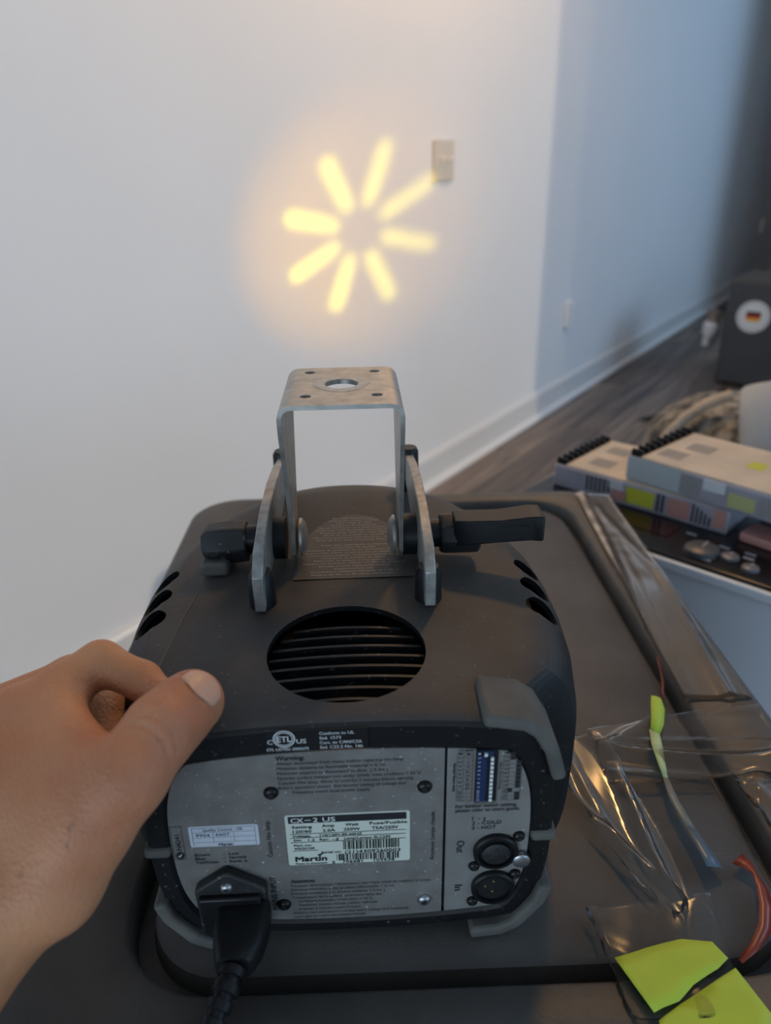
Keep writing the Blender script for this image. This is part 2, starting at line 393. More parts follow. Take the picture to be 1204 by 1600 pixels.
for a_, b_ in (((0, S0-.1, 0), (.3, S0, HC)), ((2.9, S0-.1, 0), (XR, S0, HC)), ((.3, S0-.1, 0), (2.9, S0, .15)), ((.3, S0-.1, 1.6), (2.9, S0, HC))): m.box(a_, b_)
wb = in_room(m.build('wall_back', 'wall_paint', fix=False)); struct(wb, 'white wall with a window opening behind the camera', 'wall')
cb = in_room(box_obj('wall_shade_block', (1.0, 5.9, 0), (2.2, S1, HC), 'wall_paint')); struct(cb, 'white block added out of view to shade the far end of the long wall', 'wall')  # unseen block added to keep window light off the wall's far end
def window(name, axis, at, w0, w1, z0, z1, muls, label):
    e = struct(in_room(empty(name, (0,0,0))), label, 'window')
    def bar(nm, a0, a1, b0, b1):
        if axis == 'x': box_obj(nm, (at+.02, a0, b0), (at+.07, a1, b1), 'window_frame', e)
        else: box_obj(nm, (a0, at-.07, b0), (a1, at-.02, b1), 'window_frame', e)
    bar('frame', w0, w0+.05, z0, z1); bar('frame', w1-.05, w1, z0, z1); bar('frame', w0, w1, z0, z0+.05); bar('frame', w0, w1, z1-.05, z1)
    for c, wd in muls: bar('mullion', c-wd/2, c+wd/2, z0, z1)
window('added_window_1', 'x', XR, *WIN[1], [(6.08+.06*k, .022) for k in range(6)], 'high wide window added out of view, slim bars dimming the sun at one end')  # slim bars added to dim a strip beside the sun's edge
window('added_window_2', 'x', XR, *WIN[0], [(-.25, .05)], 'window added out of view for daylight, with one upright bar')
window('added_window_3', 'y', S0, .3, 2.9, .15, 1.6, [(1.6, .05)], 'window added for daylight in the wall behind the camera, with one upright bar')
def pendant():  # unseen lamp, added for warm light on upper wall and object tops
    e = empty('added_pendant', room(.72, 1.95, HC))
    zb = 2.42-HC
    MB().cyl((0, 0, -.03), (0,0,1), [(0, .05), (.03, .05)], 24).build('ceiling_cup', 'trim_paint', e, smooth=40)
    MB().cyl((0, 0, zb+.24), (0,0,1), [(0, .004), (-zb-.26, .004)], 8).build('cord', 'black_matte', e)
    MB().cyl((0, 0, zb+.06), (0,0,1), [(.02, .22), (.04, .218), (.15, .15), (.21, .03), (.207, .026), (.147, .146), (.038, .214), (.02, .216), (.02, .22)], 36, False).build('shade', 'black_matte', e, smooth=50)
    MB().cyl((0, 0, zb+.215), (0,0,1), [(0, .016), (.04, .016)], 16).build('bulb_holder', 'black_matte', e)
    l = bpy.data.lights.new('added_warm_bulb', 'POINT'); l.energy = 50; l.color = (1.0, .56, .20); l.shadow_soft_size = .11
    o = bpy.data.objects.new('added_warm_bulb', l); COL.objects.link(o); o.parent = e; o.location = (0, 0, zb+.10)
    tag(e, 'dark pendant lamp added out of view to warm the upper part of the long wall', 'lamp')
pendant()
# skirting along the long wall: board with a rounded top edge and a shoe at its foot
m = MB(); prof = [(0, 0), (.015, 0), (.015, .108), (.010, .118), (0, .121)]
m.prism(prof, (S0, S1), ax='y')
bb = in_room(m.build('baseboard_left', 'trim_paint')); MB().prism([(.0152, 0), (.030, 0), (.030, .010), (.026, .019), (.0152, .024)], (S0, S1), ax='y').build('shoe_moulding', 'shoe_paint', bb)
struct(bb, 'pale grey painted baseboard along the long white wall', 'baseboard')

# wall plates on the long wall
def plate(name, s, z, w_, h_, label, cat, kind):
    e = empty(name, room(0, s, z)); e.rotation_euler = ROOMROT
    pl = MB().prism(rrect(0, 0, w_, h_, .006, 4), (0.0, .010 if kind == 'switch' else .018), ax='x').build('cover_plate', 'steel_plate' if kind == 'switch' else 'wall_plate', e, bevel=.002)
    if kind == 'switch':
        for yy in (-.023, .023):
            MB().box((.008, yy-.0165, -.033), (.0115, yy+.0165, .033)).build('switch_frame', 'steel_plate', e, bevel=.001)
            MB().add([(.011,yy-.006,-.012),(.011,yy+.006,-.012),(.011,yy+.006,.012),(.011,yy-.006,.012),(.026,yy-.005,.004),(.026,yy+.005,.004),(.026,yy+.005,.012),(.026,yy-.005,.012)],
                     [(0,1,5,4),(1,2,6,5),(2,3,7,6),(3,0,4,7),(4,5,6,7),(0,3,2,1)]).build('toggle', 'toggle_white', e, bevel=.001)
    else:
        for zz in (-.02, .02):
            so = MB().prism(rrect(0, zz, .033, .029, .009, 4), (.017, .0195), ax='x').build('socket', 'wall_plate', e, bevel=.0008)
            for yy in (-.006, .006): MB().box((.0194, yy-.001, zz-.002), (.0197, yy+.001, zz+.006)).build('slot', 'black_matte', so)
    return tag(e, label, cat)
plate('light_switch', 2.185, 1.065, .116, .116, 'pale double light switch plate right of the projected star', 'switch', 'switch')
plate('wall_outlet', 3.34, .42, .075, .117, 'white wall outlet low on the wall at the shadow edge', 'outlet', 'outlet')
plate('wall_outlet', 8.0, .50, .075, .117, 'small wall outlet far along the shaded blue wall', 'outlet', 'outlet')

# ------------------------------------------------------------------ storage tote under the fixture
LIDZ = CAMZ - .357
YAW = rad(2.0)
def tote():
    e = empty('storage_tote', (0.027, .50, LIDZ-.40), rad(1.2))
    n = 7
    def ring(cx, cy, w_, h_, r, z): return [(x, y, z) for x, y in rrect(cx, cy, w_, h_, r, n)]
    Z = .40
    R = [ring(0,0,.470,.606,.045,Z-.042), ring(0,0,.474,.610,.047,Z-.040), ring(0,0,.482,.618,.052,Z-.004), ring(0,0,.479,.615,.051,Z+.001), ring(0,0,.472,.608,.048,Z+.0035), ring(0,0,.468,.604,.046,Z+.004)]
    G0 = (.0085, .0015, .355, .555)   # groove outer loop
    R += [ring(G0[0],G0[1],G0[2]+.006,G0[3]+.006,.050,Z+.004), ring(G0[0],G0[1],G0[2]+.001,G0[3]+.001,.048,Z+.002), ring(G0[0],G0[1],G0[2]-.003,G0[3]-.003,.047,Z-.013),
          ring(G0[0],G0[1],G0[2]-.018,G0[3]-.018,.043,Z-.014), ring(G0[0],G0[1],G0[2]-.022,G0[3]-.022,.041,Z-.002), ring(G0[0],G0[1],G0[2]-.028,G0[3]-.028,.038,Z)]
    m = MB().rings(R, cap0=False, cap1=True)
    # underside so the lid has thickness
    m.rings([ring(0,0,.470,.606,.045,Z-.042), ring(0,0,.464,.600,.043,Z-.040), ring(0,0,.464,.600,.043,Z-.014)], cap0=False, cap1=True)
    m.build('lid', 'lid_plastic', e, smooth=45)
    B = [ring(0,0,.36,.49,.05,0), ring(0,0,.372,.502,.055,.006), ring(0,0,.44,.575,.05,.345), ring(0,0,.458,.593,.045,.350), ring(0,0,.458,.593,.045,.384)]
    MB().rings(B).build('tub', 'tub_plastic', e, smooth=45)
    for s_ in (-1, 1): MB().box((s_*.236-.008, -.07, .30), (s_*.236+.008, .07, .352)).build('handle', 'black_plastic', e, bevel=.004)
    return tag(e, 'black plastic storage tote with a ridged lid under the light fixture', 'storage tote')
tote()
def bench():
    e = empty('low_bench', (0.027, .50, 0), rad(1.2)); h = LIDZ-.40
    MB().box((-.20, -.27, h-.03), (.20, .27, h)).build('bench_top', 'bench_wood', e, bevel=.003)
    for sx in (-1, 1):
        for sy in (-1, 1): MB().box((sx*.17-.02, sy*.24-.02, 0), (sx*.17+.02, sy*.24+.02, h-.03)).build('leg', 'bench_wood', e)
    tag(e, 'low wooden bench carrying the black storage tote', 'bench')
bench()

# ------------------------------------------------------------------ the stage light projector
FO = Vector((-.0155, .25, LIDZ))
FX = empty('stage_projector', FO, YAW)
tag(FX, 'black stage light projector with a metal yoke, standing on the tote lid', 'stage light')
EX = Vector((math.cos(YAW), math.sin(YAW), 0)); EY = Vector((-math.sin(YAW), math.cos(YAW), 0))
def fx_world(x, y, z): return FO + EX*x + EY*y + Vector((0, 0, z))
NP = 72
def sup(w_, z0, z1, n, cx=0.0, y=0.0, a=None):
    zm, h = (z0+z1)/2, (z1-z0)/2; out = []
    if a is None: a = w_
    for j in range(NP):
        t_ = 2*PI*(j+.5)/NP; c, s = math.cos(t_), math.sin(t_)
        # flat top and bottom, rounded ends of depth a
        X = abs(c)**(2/n); Z_ = abs(s)**(2/n)
        out.append((cx+math.copysign((w_-a)*min(1, abs(c)*2.2)+a*X if a < w_ else w_*X, c), y, zm+h*math.copysign(Z_, s)))
    return out
ST = [  # y, half width, bottom, top, exponent, end depth
 (.0005, .0845, .0165, .1262, 2.7, .030), (-.0008, .0858, .015, .1275, 2.7, .030), (-.0008, .0922, .0100, .1388, 2.7, .034), (.0006, .0945, .0078, .1408, 2.7, .035), (.004, .0954, .0065, .1423, 2.7, .036),
 (.016, .0960, .006, .1428, 2.7, .037), (.024, .0985, .006, .1432, 2.7, .038), (.036, .1130, .006, .1434, 3.0, .044), (.050, .1185, .006, .1436, 3.0, .048), (.080, .1245, .006, .1438, 2.9, .052), (.110, .1275, .006, .1438, 2.8, .056),
 (.140, .1285, .006, .1438, 2.7, .060), (.170, .1270, .006, .1440, 2.6, .066), (.195, .1215, .007, .1450, 2.5, .070), (.215, .1135, .008, .1470, 2.4, .075), (.235, .1030, .011, .1478, 2.3, .080),
 (.253, .0900, .016, .1450, 2.2, .080), (.268, .0760, .024, .1375, 2.1, .074), (.280, .0620, .034, .1270, 2.05, .0615), (.288, .0500, .043, .1150, 2.0, .0499)]
h = MB().rings([sup(w_, z0, z1, n, -.003, y, a_) for y, w_, z0, z1, n, a_ in ST], cap0=False, cap1=True)
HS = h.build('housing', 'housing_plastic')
sm = HS.modifiers.new('s', 'SOLIDIFY'); sm.thickness = .003; sm.offset = -1
def cut_cyl(p, ax, r, a, b, n=40): return MB().cyl(Vector(p)+Vector(ax).normalized()*a, ax, [(0, r), (b-a, r)], n).build('cutter', None)
VC = (-.003, .050)
HOLES = []
cut = [cut_cyl((VC[0], VC[1], .142), (0,0,1), .0388, -.02, .03, 64)]
for sx in (-1, 1):
    for (x_, y_, r_) in ((.1025, .0930, .0105), (.1040, .1165, .0100), (.1045, .1400, .0094)):
        d = Vector((sx*.66, -.16, .73)); p = Vector((sx*x_-.003, y_, .1285)); HOLES.append((p, d))
        cut.append(cut_cyl(p, d, r_, -.018, .03, 28))
cut.append(cut_cyl((0, .28, .079), (0, 1, 0), .030, -.02, .04, 40))
boolean(HS, cut); HS.parent = FX
HS.data.polygons.foreach_set('use_smooth', [True]*len(HS.data.polygons)); HS.data.set_sharp_from_angle(angle=rad(32))
def P_(mb, name, m, **k): return mb.build(name, m, FX, **k)
# collars round the side holes
# vent louvres, each one a slat across the round opening
for i in range(8):
    yv = .0190+i*.0082
    hw = math.sqrt(max(.0386**2-(yv-VC[1])**2, 1e-6))
    pts0, k = [], 13
    m = MB(); rs = []
    for j in range(k):
        x = VC[0]-hw+2*hw*j/(k-1); sag = -.0020*(abs(j-(k-1)/2)/((k-1)/2))**2
        z = .1392+sag; y = yv-.001
        rs.append([(x, y-.0009, z), (x, y+.0009, z), (x, y+.0024, z-.0085), (x, y+.0010, z-.0085)])
    m.rings(rs); P_(m, 'vent_slat', 'dusty_black')
for x in (-.028, -.010, .010, .026):
    hh = math.sqrt(.038**2-(x)**2)
    P_(MB().box((VC[0]+x-.0009, VC[1]-hh, .1225), (VC[0]+x+.0009, VC[1]+hh, .1285)), 'vent_rib', 'black_plastic')
# fan under the vent
fan = P_(MB().cyl((VC[0], VC[1], .095), (0,0,1), [(0, .012), (.012, .012), (.014, .010)], 24), 'fan', 'interior_dark', smooth=40)
for k in range(7):
    a = 2*PI*k/7; b = a+.5
    m = MB().add([(VC[0]+math.cos(a)*.011, VC[1]+math.sin(a)*.011, .097), (VC[0]+math.cos(a-.1)*.037, VC[1]+math.sin(a-.1)*.037, .096), (VC[0]+math.cos(b)*.037, VC[1]+math.sin(b)*.037, .106), (VC[0]+math.cos(b)*.011, VC[1]+math.sin(b)*.011, .106)], [(0,1,2,3)])
    bl = m.build('fan_blade', 'interior_dark', fan); sd = bl.modifiers.new('s', 'SOLIDIFY'); sd.thickness = .001
# heat shields glimpsed through the side holes
for sx in (-1, 1):
    P_(MB().prism([(sx*.090, .098), (sx*.110, .104), (sx*.108, .112), (sx*.088, .106)], (.083, .150), ax='y'), 'heat_shield', 'reflector_tan')
    for y_ in (.0945, .1175, .1405):
        P_(MB().add([(sx*.096, y_-.004, .105), (sx*.104, y_+.001, .105), (sx*.098, y_+.005, .105), (sx*.1015, y_+.002, .122)], [(0,1,2),(0,1,3),(1,2,3),(2,0,3)]), 'heat_fin', 'reflector_tan')
# moulded line on the left shoulder, ridge on the side band
P_(MB().tube([(-.094, .010, .1418), (-.0925, .045, .1424), (-.089, .085, .1430), (-.086, .11, .1436)], .0005, 6), 'mould_line', 'label_grey')
for sx in (-1, 1):
    m = MB().box((.0815, -.0025, .0665), (.0936, .010, .0725)) if sx > 0 else MB().box((-.0996, -.0025, .0665), (-.0872, .010, .0725))
    P_(m, 'rim_band', 'bumper_rubber', bevel=.002)
# rear plates
def panel_poly(x0, x1, inset=.0005):
    pts = [(x, z) for x, _, z in sup(.0845-inset, .0165+inset, .1262-inset, 2.7, -.003, 0, .030)]
    out = []
    n = len(pts)
    for i in range(n):
        a, b = pts[i], pts[(i+1) % n]
        ina, inb = x0 <= a[0] <= x1, x0 <= b[0] <= x1
        if ina: out.append(a)
        if ina != inb:
            c = x0 if (a[0] < x0) != (b[0] < x0) else x1
            t = (c-a[0])/(b[0]-a[0]); out.append((c, a[1]+t*(b[1]-a[1])))
    return out
DIV = .0406
PA = P_(MB().prism(panel_poly(-1, DIV-.0006), (0, .0015), ax='y'), 'rear_plate', 'panel_paint', bevel=.0003, segs=1)
PB = P_(MB().prism(panel_poly(DIV+.0006, 1), (0, .0015), ax='y'), 'socket_plate', 'panel_paint_side', bevel=.0003, segs=1)
P_(MB().prism(panel_poly(-1, 1, .001), (.002, .004), ax='y'), 'backing', 'black_matte')
tag(PA, 'speckled grey metal plate with printed warnings'); tag(PB, 'lighter grey metal plate with sockets')
# screws with a cross recess
def screw(x, z, m, parent, r=.0034, y=0.0):
    s = MB().cyl((x, y, z), (0, -1, 0), [(0, r), (.0008, r), (.0018, r*.8), (.0023, r*.4)], 20).build('screw', m, parent, smooth=40)
    c = MB(); a = .5+x*30
    for k in range(3):
        t = a+k*PI/3; dx, dz = math.cos(t)*r*.42, math.sin(t)*r*.42; nx, nz = -math.sin(t)*r*.11, math.cos(t)*r*.11
        c.add([(x-dx-nx, y-.00245-k*1e-5, z-dz-nz), (x+dx-nx, y-.00245-k*1e-5, z+dz-nz), (x+dx+nx, y-.00245-k*1e-5, z+dz+nz), (x-dx+nx, y-.00245-k*1e-5, z-dz+nz)], [(0,1,2,3)])
    return s, c
def add_screw(x, z, m, parent, r=.0034, y=0.0):
    s, c = screw(x, z, m, parent, r, y)
    if parent == FX: c.build('drive_recess', 'ink', s)
for x, z, m in ((-.0382, .103, 'screw_black'), (.031, .1027, 'screw_black'), (-.0376, .0295, 'screw_black'), (.0312, .0283, 'screw_steel')): add_screw(x, z, m, FX)
# printed lettering on the large plate
t = MB()
text(t, 'Warning:', -.0347, .1215, .0125, .0024, bold=.00012)
for k, (s, wd) in enumerate((('Always disconnect from mains before replacing the lamp:', .0565), ('Minimum distance to flammable material = 0.1m', .0480), ('Minimum distance to illuminated surface:  [ 0.3m ]', .0490),
    ('Exterior surface temperature under steady state condition = 65\u00b0C', .0640), ('Caution: Hot lamp. Allow to cool for 2 minutes before opening', .0605), ('Before operation ensure that factory setting of voltage and', .0570), ('frequency match local power supply', .0350))):
    text(t, s, -.0346 + (.006 if k > 4 else 0)*(k == 6), .1188-.00285*k, wd, .0018)
text(t, 'Attention:', -.0336, .0440, .0120, .0022, bold=.00012)
for k, (s, wd) in enumerate((("Toujours d\u00e9connecter l'alimentation \u00e9lectrique avant de replacer la lampe", .0680), ('Distance minimum \u00e0 des produit inflammable = 0.1m', .0500), ('Distance minimum \u00e0 la surface \u00e9clair\u00e9e: [ 0.3m ]', .0455), ('Temp\u00e9rature de la surface ext\u00e9rieure dans des', .0440),
    ("conditions normales d'utilisation = 65\u00b0C.", .0370), ('Attention: Lampe chaude. Laisser refroidir', .0390), ("la lampe 2 minutes avant d'ouvrir.", .0310), ('Avant la mise sous tension, v\u00e9rifier que le voltage et la fr\u00e9quence', .0570), ('sont r\u00e9gl\u00e9 sur votre alimentation locale.', .0360))):
    text(t, s, -.0336 + (.003 if 3 < k < 7 else 0), .0412-.00275*k, wd, .0016)
text(t, 'Caution: Hot lamp.', -.0405, .0625, .0235, .0022, rot=90)
text(t, 'MAINS INPUT', -.0405, .0258, .0232, .0028, rot=90)
text(t, 'Attention: Lampe chaude.', .0358, .0555, .0320, .0020, rot=90)
for k, (a, b) in enumerate((('Brown', 'Live'), ('Blue', 'Neutral'), ('Yel/Green', 'Earth \u00b1'))):
    z = .0650-.0025*k
    text(t, a, -.0768, z, (.0068, .0046, .0105)[k], .0017, bold=.00008); text(t, '=', -.0636, z, .0012, .0017); text(t, b, -.0610, z, (.0046, .0078, .0082)[k], .0017, bold=.00008)
# approval mark: outlined box, number, tick in a disc
for a, b, c, d in ((-.0862, -.0809, .0846, .0848), (-.0862, -.0809, .0634, .0636), (-.0862, -.0860, .0634, .0848), (-.0811, -.0809, .0634, .0848)): t.quad(a, b, c, d, -.0004)
text(t, 'N4241', -.0822, .0695, .0100, .0024, rot=90)
t.rings([[(-.0834+.0020*math.cos(2*PI*k/20), -.0004, .0660+.0024*math.sin(2*PI*k/20)) for k in range(20)]], cap0=True, cap1=False)
t.build('lettering', 'ink', PA, fix=False)
t = MB().add([(-.0845, -.0006, .0662), (-.0836, -.0006, .0650), (-.0824, -.0006, .0672), (-.0828, -.0006, .0674), (-.0837, -.0006, .0658), (-.0841, -.0006, .0665)], [(0,1,4,5), (1,2,3,4)])
t.build('tick_mark', 'white_ink', PA, fix=False)
# rating label
LX, LZ, LW, LH = -.0333, .0885, .0576, .0323
lb = P_(MB().prism(rrect(LX+LW/2, LZ-LH/2, LW, LH, .0012, 4), (-.0003, .0001), ax='y'), 'rating_label', 'label_cream'); tag(lb, 'cream rating sticker with barcodes')
def lu(u, v): return LX+u*LW, LZ-v*LH
t = MB(); YL = -.0005
def lt(s, u0, u1, v1, cap, bold=0):
    x, z = lu(u0, v1); text(t, s, x, z, (u1-u0)*LW, cap*LH, YL, bold=bold)
def lq(mb, u0, u1, v0, v1, y=YL):
    x0, z1 = lu(u0, v0); x1, z0 = lu(u1, v1); mb.quad(x0, x1, z0, z1, y)
lq(t, .025, .972, .025, .155)
for a in (('Setting', .05, .21, .255, .052), ('Amp', .29, .39, .25, .052), ('Watt', .48, .585, .245, .052), ('Fuse/Fusible', .675, .975, .24, .052), ('120/60', .055, .205, .345, .055), ('2.0A', .295, .395, .342, .055), ('250W', .465, .595, .34, .055), ('T5A/250V', .69, .905, .338, .055),
          ('Voltage:', .05, .195, .43, .042), ('110/120V,50-60HZ', .27, .61, .43, .042), ('SW:', .055, .12, .515, .042), ('1.2', .175, .225, .515, .042), ('Rev:', .265, .34, .515, .042), ('-J', .365, .415, .515, .042), ('Lamp/Lampe: ELC250', .465, .84, .515, .045),
          ('Part no:', .055, .195, .615, .04), ('90520100', .055, .22, .68, .04), ('Serial no:', .27, .435, .775, .04), ('(21)4309260003', .465, .92, .80, .062), ('Made in Denmark', .055, .315, .985, .03), ('5', .355, .378, .995, .05), ('706681', .44, .605, .99, .05), ('103638', .70, .87, .985, .05)):
    lt(*a, bold=.00010)
lt('Martin', .055, .31, .925, .095, bold=.00035)
x0, z0 = lu(.235, .80); x1, z1 = lu(.30, .755); t.add([(x0, YL, z0), (x0+.0014, YL, z0-.0010), (x1, YL, z1)], [(0,1,2)])
for v in (.362, .44, .53): lq(t, .03, .965, v, v+.008)
lq(t, .04, .25, .70, .708)
rb = random.Random(3)
for (u0, u1, v0, v1) in ((.455, .925, .545, .715), (.395, .92, .805, .935)):
    u = u0
    while u < u1-.01:
        wd = rb.choice((.004, .006, .010, .014)); lq(t, u, min(u+wd, u1), v0, v1); u += wd+rb.choice((.004, .006, .008, .012))
t.build('lettering', 'ink', lb, fix=False)
t = MB(); x, z = lu(.045, .135); text(t, 'CX', x, z, .10*LW, .085*LH, -.0007, bold=.0002); x, z = lu(.225, .135); text(t, '2', x, z, .035*LW, .085*LH, -.0007, bold=.0002); x, z = lu(.30, .135); text(t, 'US', x, z, .10*LW, .085*LH, -.0007, bold=.0002)
lq(t, .158, .208, .085, .10, -.0007)
t.build('model_lettering', 'white_ink', lb, fix=False)
# quality control sticker
qx, qz, qw, qh = -.0778, .0842, .0320, .0133
qb = P_(MB().prism(rrect(qx+qw/2, qz-qh/2, qw, qh, .0012, 4), (-.0003, .0001), ax='y'), 'quality_sticker', 'label_white'); tag(qb, 'small white quality control sticker')
t = MB()
text(t, 'Quality Control - OK', qx+.0065, qz-.0032, .0185, .0017, YL)
text(t, 'Martin', qx+.0130, qz-.0126, .0065, .0016, YL, bold=.0001)
for zz in (.0009, .0038, .0070, .0101, .0130): t.quad(qx+.0015, qx+qw-.0015, qz-zz-.00012, qz-zz, YL)
for xx, a, b in ((.0015, .0009, .0130), (qw-.0016, .0009, .0130), (.0110, .0038, .0101), (.0205, .0038, .0101)): t.quad(qx+xx, qx+xx+.00013, qz-b, qz-a, YL)
t.build('lettering', 'ink', qb, fix=False)
t = MB(); text(t, '9904', qx+.0030, qz-.0065, .0065, .0018, YL); text(t, '6607', qx+.0122, qz-.0063, .0065, .0018, YL); t.build('handwriting', 'pen_ink', qb, fix=False)
# approvals sticker on the rim above the plate
es = P_(MB().box((-.0378, -.0015, .1278), (.0063, -.0006, .1392)), 'approval_sticker', 'label_black'); tag(es, 'black approval sticker with white lettering')
t = MB(); YE = -.0018
text(t, 'C', -.0372, .1322, .0022, .0024, YE, bold=.0001); text(t, 'US', -.0247, .1322, .0042, .0024, YE, bold=.0001)
def annulus(mb, cx, cz, rx, rz, k, y):
    n = 28; o = [(cx+rx*math.cos(2*PI*i/n), y, cz+rz*math.sin(2*PI*i/n)) for i in range(n)]; q = [(cx+rx*k*math.cos(2*PI*i/n), y, cz+rz*k*math.sin(2*PI*i/n)) for i in range(n)]
    mb.rings([o, q], cap0=False, cap1=False)
annulus(t, -.0299, .1349, .0048, .0046, .88, YE); annulus(t, -.0299, .1349, .0038, .0036, .90, YE)
text(t, 'ETL', -.0329, .1334, .0060, .0030, YE-.0001, bold=.00015)
text(t, 'ETL LISTED 2000375', -.0376, .1285, .0180, .0015, YE, bold=.00006)
for k, (s, wd) in enumerate((('Conform to UL', .0150), ('Std. 1573', .0092), ('Cert. to CAN/CSA', .0182), ('Std. C22.2 No. 166', .0185))): text(t, s, -.0147, .1364-.00255*k, wd, .0016, YE, bold=.00006)
t.build('lettering', 'white_ink', es, fix=False)
# mains inlet
IN_P = [(-.0778, .0180), (-.0455, .0180), (-.0445, .0470), (-.0470, .0488), (-.0612, .0582), (-.0640, .0582), (-.0768, .0488), (-.0785, .0470)]
inl = P_(MB().prism(IN_P, (-.0055, .0), ax='y'), 'mains_inlet', 'dusty_black', bevel=.0012)
P_(MB().prism([(-.0755, .0205), (-.0475, .0205), (-.0470, .0452), (-.0765, .0452)], (-.0085, -.004), ax='y'), 'inlet_shroud', 'black_plastic', bevel=.0012)
add_screw(-.0628, .0500, 'screw_steel', FX, .0030, -.0053)
# lettering and switch table on the socket plate
t = MB()
text(t, 'For further switch setting,', .0453, .0884, .0285, .0019, bold=.00008); text(t, 'please refer to users guide.', .0454, .0858, .0300, .0019, bold=.00008)
for k, (s, wd) in enumerate((('1 - \u0237', .0060), ('2 - COLD', .0138), ('3 - HOT', .0115))): text(t, s, .0533, .0805-.0031*k, wd, .0021, bold=.00006)
text(t, 'Out', .0465, .0672, .0078, .0038, rot=-90); text(t, 'In', .0462, .0372, .0040, .0038, rot=-90)
text(t, 'ON', .0458, .1222, .0030, .0014); t.quad(.0494, .0526, .1225, .1229, -.0004); t.add([(.0490, -.0004, .1227), (.0500, -.0004, .1233), (.0500, -.0004, .1221)], [(0,1,2)])
text(t, 'Number fixture setup', .0438, .1155, .0165, .0012, rot=-90, bold=.00008); text(t, 'Stand Alone Moving', .0648, .1150, .0160, .0012, rot=-90)
def grid(x0, xm, x1, z1, z0):
    for k in range(13):
        z = z1+(z0-z1)*k/12; t.quad(x0, x1, z-.00006, z+.00006, -.0004)
    for x in (x0, xm, x1): t.quad(x-.00007, x+.00007, z0, z1, -.0004)
    for k in range(12):
        zc = z1+(z0-z1)*k/12; text(t, str(k+1), x0+.0006, zc-.0003, .0008 if k < 9 else .0017, .0017, rot=-90)
grid(.0455, .0484, .0525, .1216, .0927); grid(.0664, .0690, .0747, .1212, .0922)
for k, s in enumerate(('1', '2', '4', '8', '16', '32', '64', '128', '256', '-', '-', '-')): text(t, s, .0495, .1209-.00241*k, .0006*len(s)+.0001, .0018, rot=-90)
for k in range(12):
    z1 = .1212-.00242*k; xa = (.0694, .0718) if k in (0, 1) else ((.0690, .0710) if k == 9 else (.0722, .0744))
    t.quad(xa[0], xa[1], z1-.0021, z1-.0003, -.0005)
t.build('lettering', 'ink', PB, fix=False)
# DIP switch block
dp = P_(MB().box((.0538, -.0015, .0921), (.0636, .001, .1238)), 'switch_block', 'black_matte', bevel=.0003); tag(dp, 'blue switch block with white sliders')
MB().box((.0541, -.0022, .0940), (.0613, -.001, .1236)).build('switch_face', 'dip_blue', dp)
for k in range(12):
    z = .1222-.00243*k; x = .0571 if k == 0 else .0600
    MB().box((x, -.0032, z-.0008), (x+.0014, -.002, z+.0008)).build('slider', 'dip_white', dp)
    MB().box((x-.0016, -.00245, z-.0009), (x, -.0021, z+.0009)).build('slider_slot', 'black_matte', dp)
t = MB()
for k in range(12): text(t, str(k+1), .0545, .1229-.00243*k, .0008 if k < 9 else .0015, .0012, -.0024, rot=-90)
t.build('switch_numbers', 'label_white', dp, fix=False)
MB().box((.0541, -.0019, .0922), (.0632, -.001, .0938)).build('switch_end', 'bumper_rubber', dp)
# audio style round sockets
def xlr(name, x, z, male, label):
    s = P_(MB().cyl((x, 0, z), (0, -1, 0), [(0, .0108), (.0022, .0108), (.0030, .0100), (.0030, .0086), (-.002, .0082)], 36), name, 'black_plastic', smooth=40); tag(s, label)
    MB().cyl((x, -.0006, z), (0, -1, 0), [(0, .0084), (.0004, .0084)], 30).build('socket_floor', 'black_matte', s)
    if male:
        for px_, pz_ in ((.0001, .0045), (-.0040, .0012), (-.0003, -.0026)): MB().cyl((x+px_, -.0008, z+pz_), (0, -1, 0), [(0, .0008), (.0008, .0008), (.0012, .0005)], 12).build('pin', 'brass', s, smooth=40)
    else:
        MB().cyl((x, -.0008, z), (0, -1, 0), [(0, .0066), (.0022, .0066), (.0026, .0060)], 30).build('socket_core', 'dusty_black', s, smooth=40)
        for px_, pz_ in ((-.0038, -.0006), (.0003, .0034), (.0008, -.0046)): MB().cyl((x+px_, -.0033, z+pz_), (0, -1, 0), [(0, .0010), (.0002, .0010)], 12).build('pin_hole', 'ink', s)
xlr('output_socket', .0652, .0602, False, 'black female socket above'); xlr('input_socket', .0650, .0356, True, 'black male socket with three brass pins')
MB().cyl((.0775, -.001, .0550), (0, -1, 0), [(0, .0042), (.0022, .0042), (.0028, .0034)], 18).build('release_tab', 'screw_steel', FX, smooth=40)
for x, z in ((.0760, .0690), (.0553, .0503), (.0755, .0436), (.0552, .0257)): add_screw(x, z, 'screw_black', FX, .0028)
# rubber corner bumpers that follow the rim
def bumper(path, y0, y1, thick=.0045):
    """rubber pad bent round a corner: path = (x, z) points along the outside of the rim"""
    rs = []; n = len(path)
    for i, (x, z) in enumerate(path):
        a = Vector(path[max(0, i-1)]); b = Vector(path[min(n-1, i+1)]); d = (b-a).normalized(); nx, nz = -d.y, d.x
        if nx*(x+.003)+nz*(z-.074) < 0: nx, nz = -nx, -nz
        o, q = (x+nx*thick, z+nz*thick), (x-nx*.002, z-nz*.002)
        rs.append([(q[0], y0, q[1]), (o[0], y0, o[1]), (o[0], y1, o[1]), (q[0], y1, q[1])])
    return P_(MB().rings(rs), 'corner_bumper', 'bumper_rubber', bevel=.0022, segs=3)
TR_ = [(.0560, .1405), (.0740, .1370), (.0800, .1325), (.0860, .1220), (.0905, .1060)]
bumper(TR_, -.0045, .0260)
bumper([(-.006-x, z) for x, z in TR_], -.0045, .0260)
BR_ = [(.0540, .0070), (.0690, .0085), (.0760, .0125), (.0860, .0270), (.0895, .0380)]
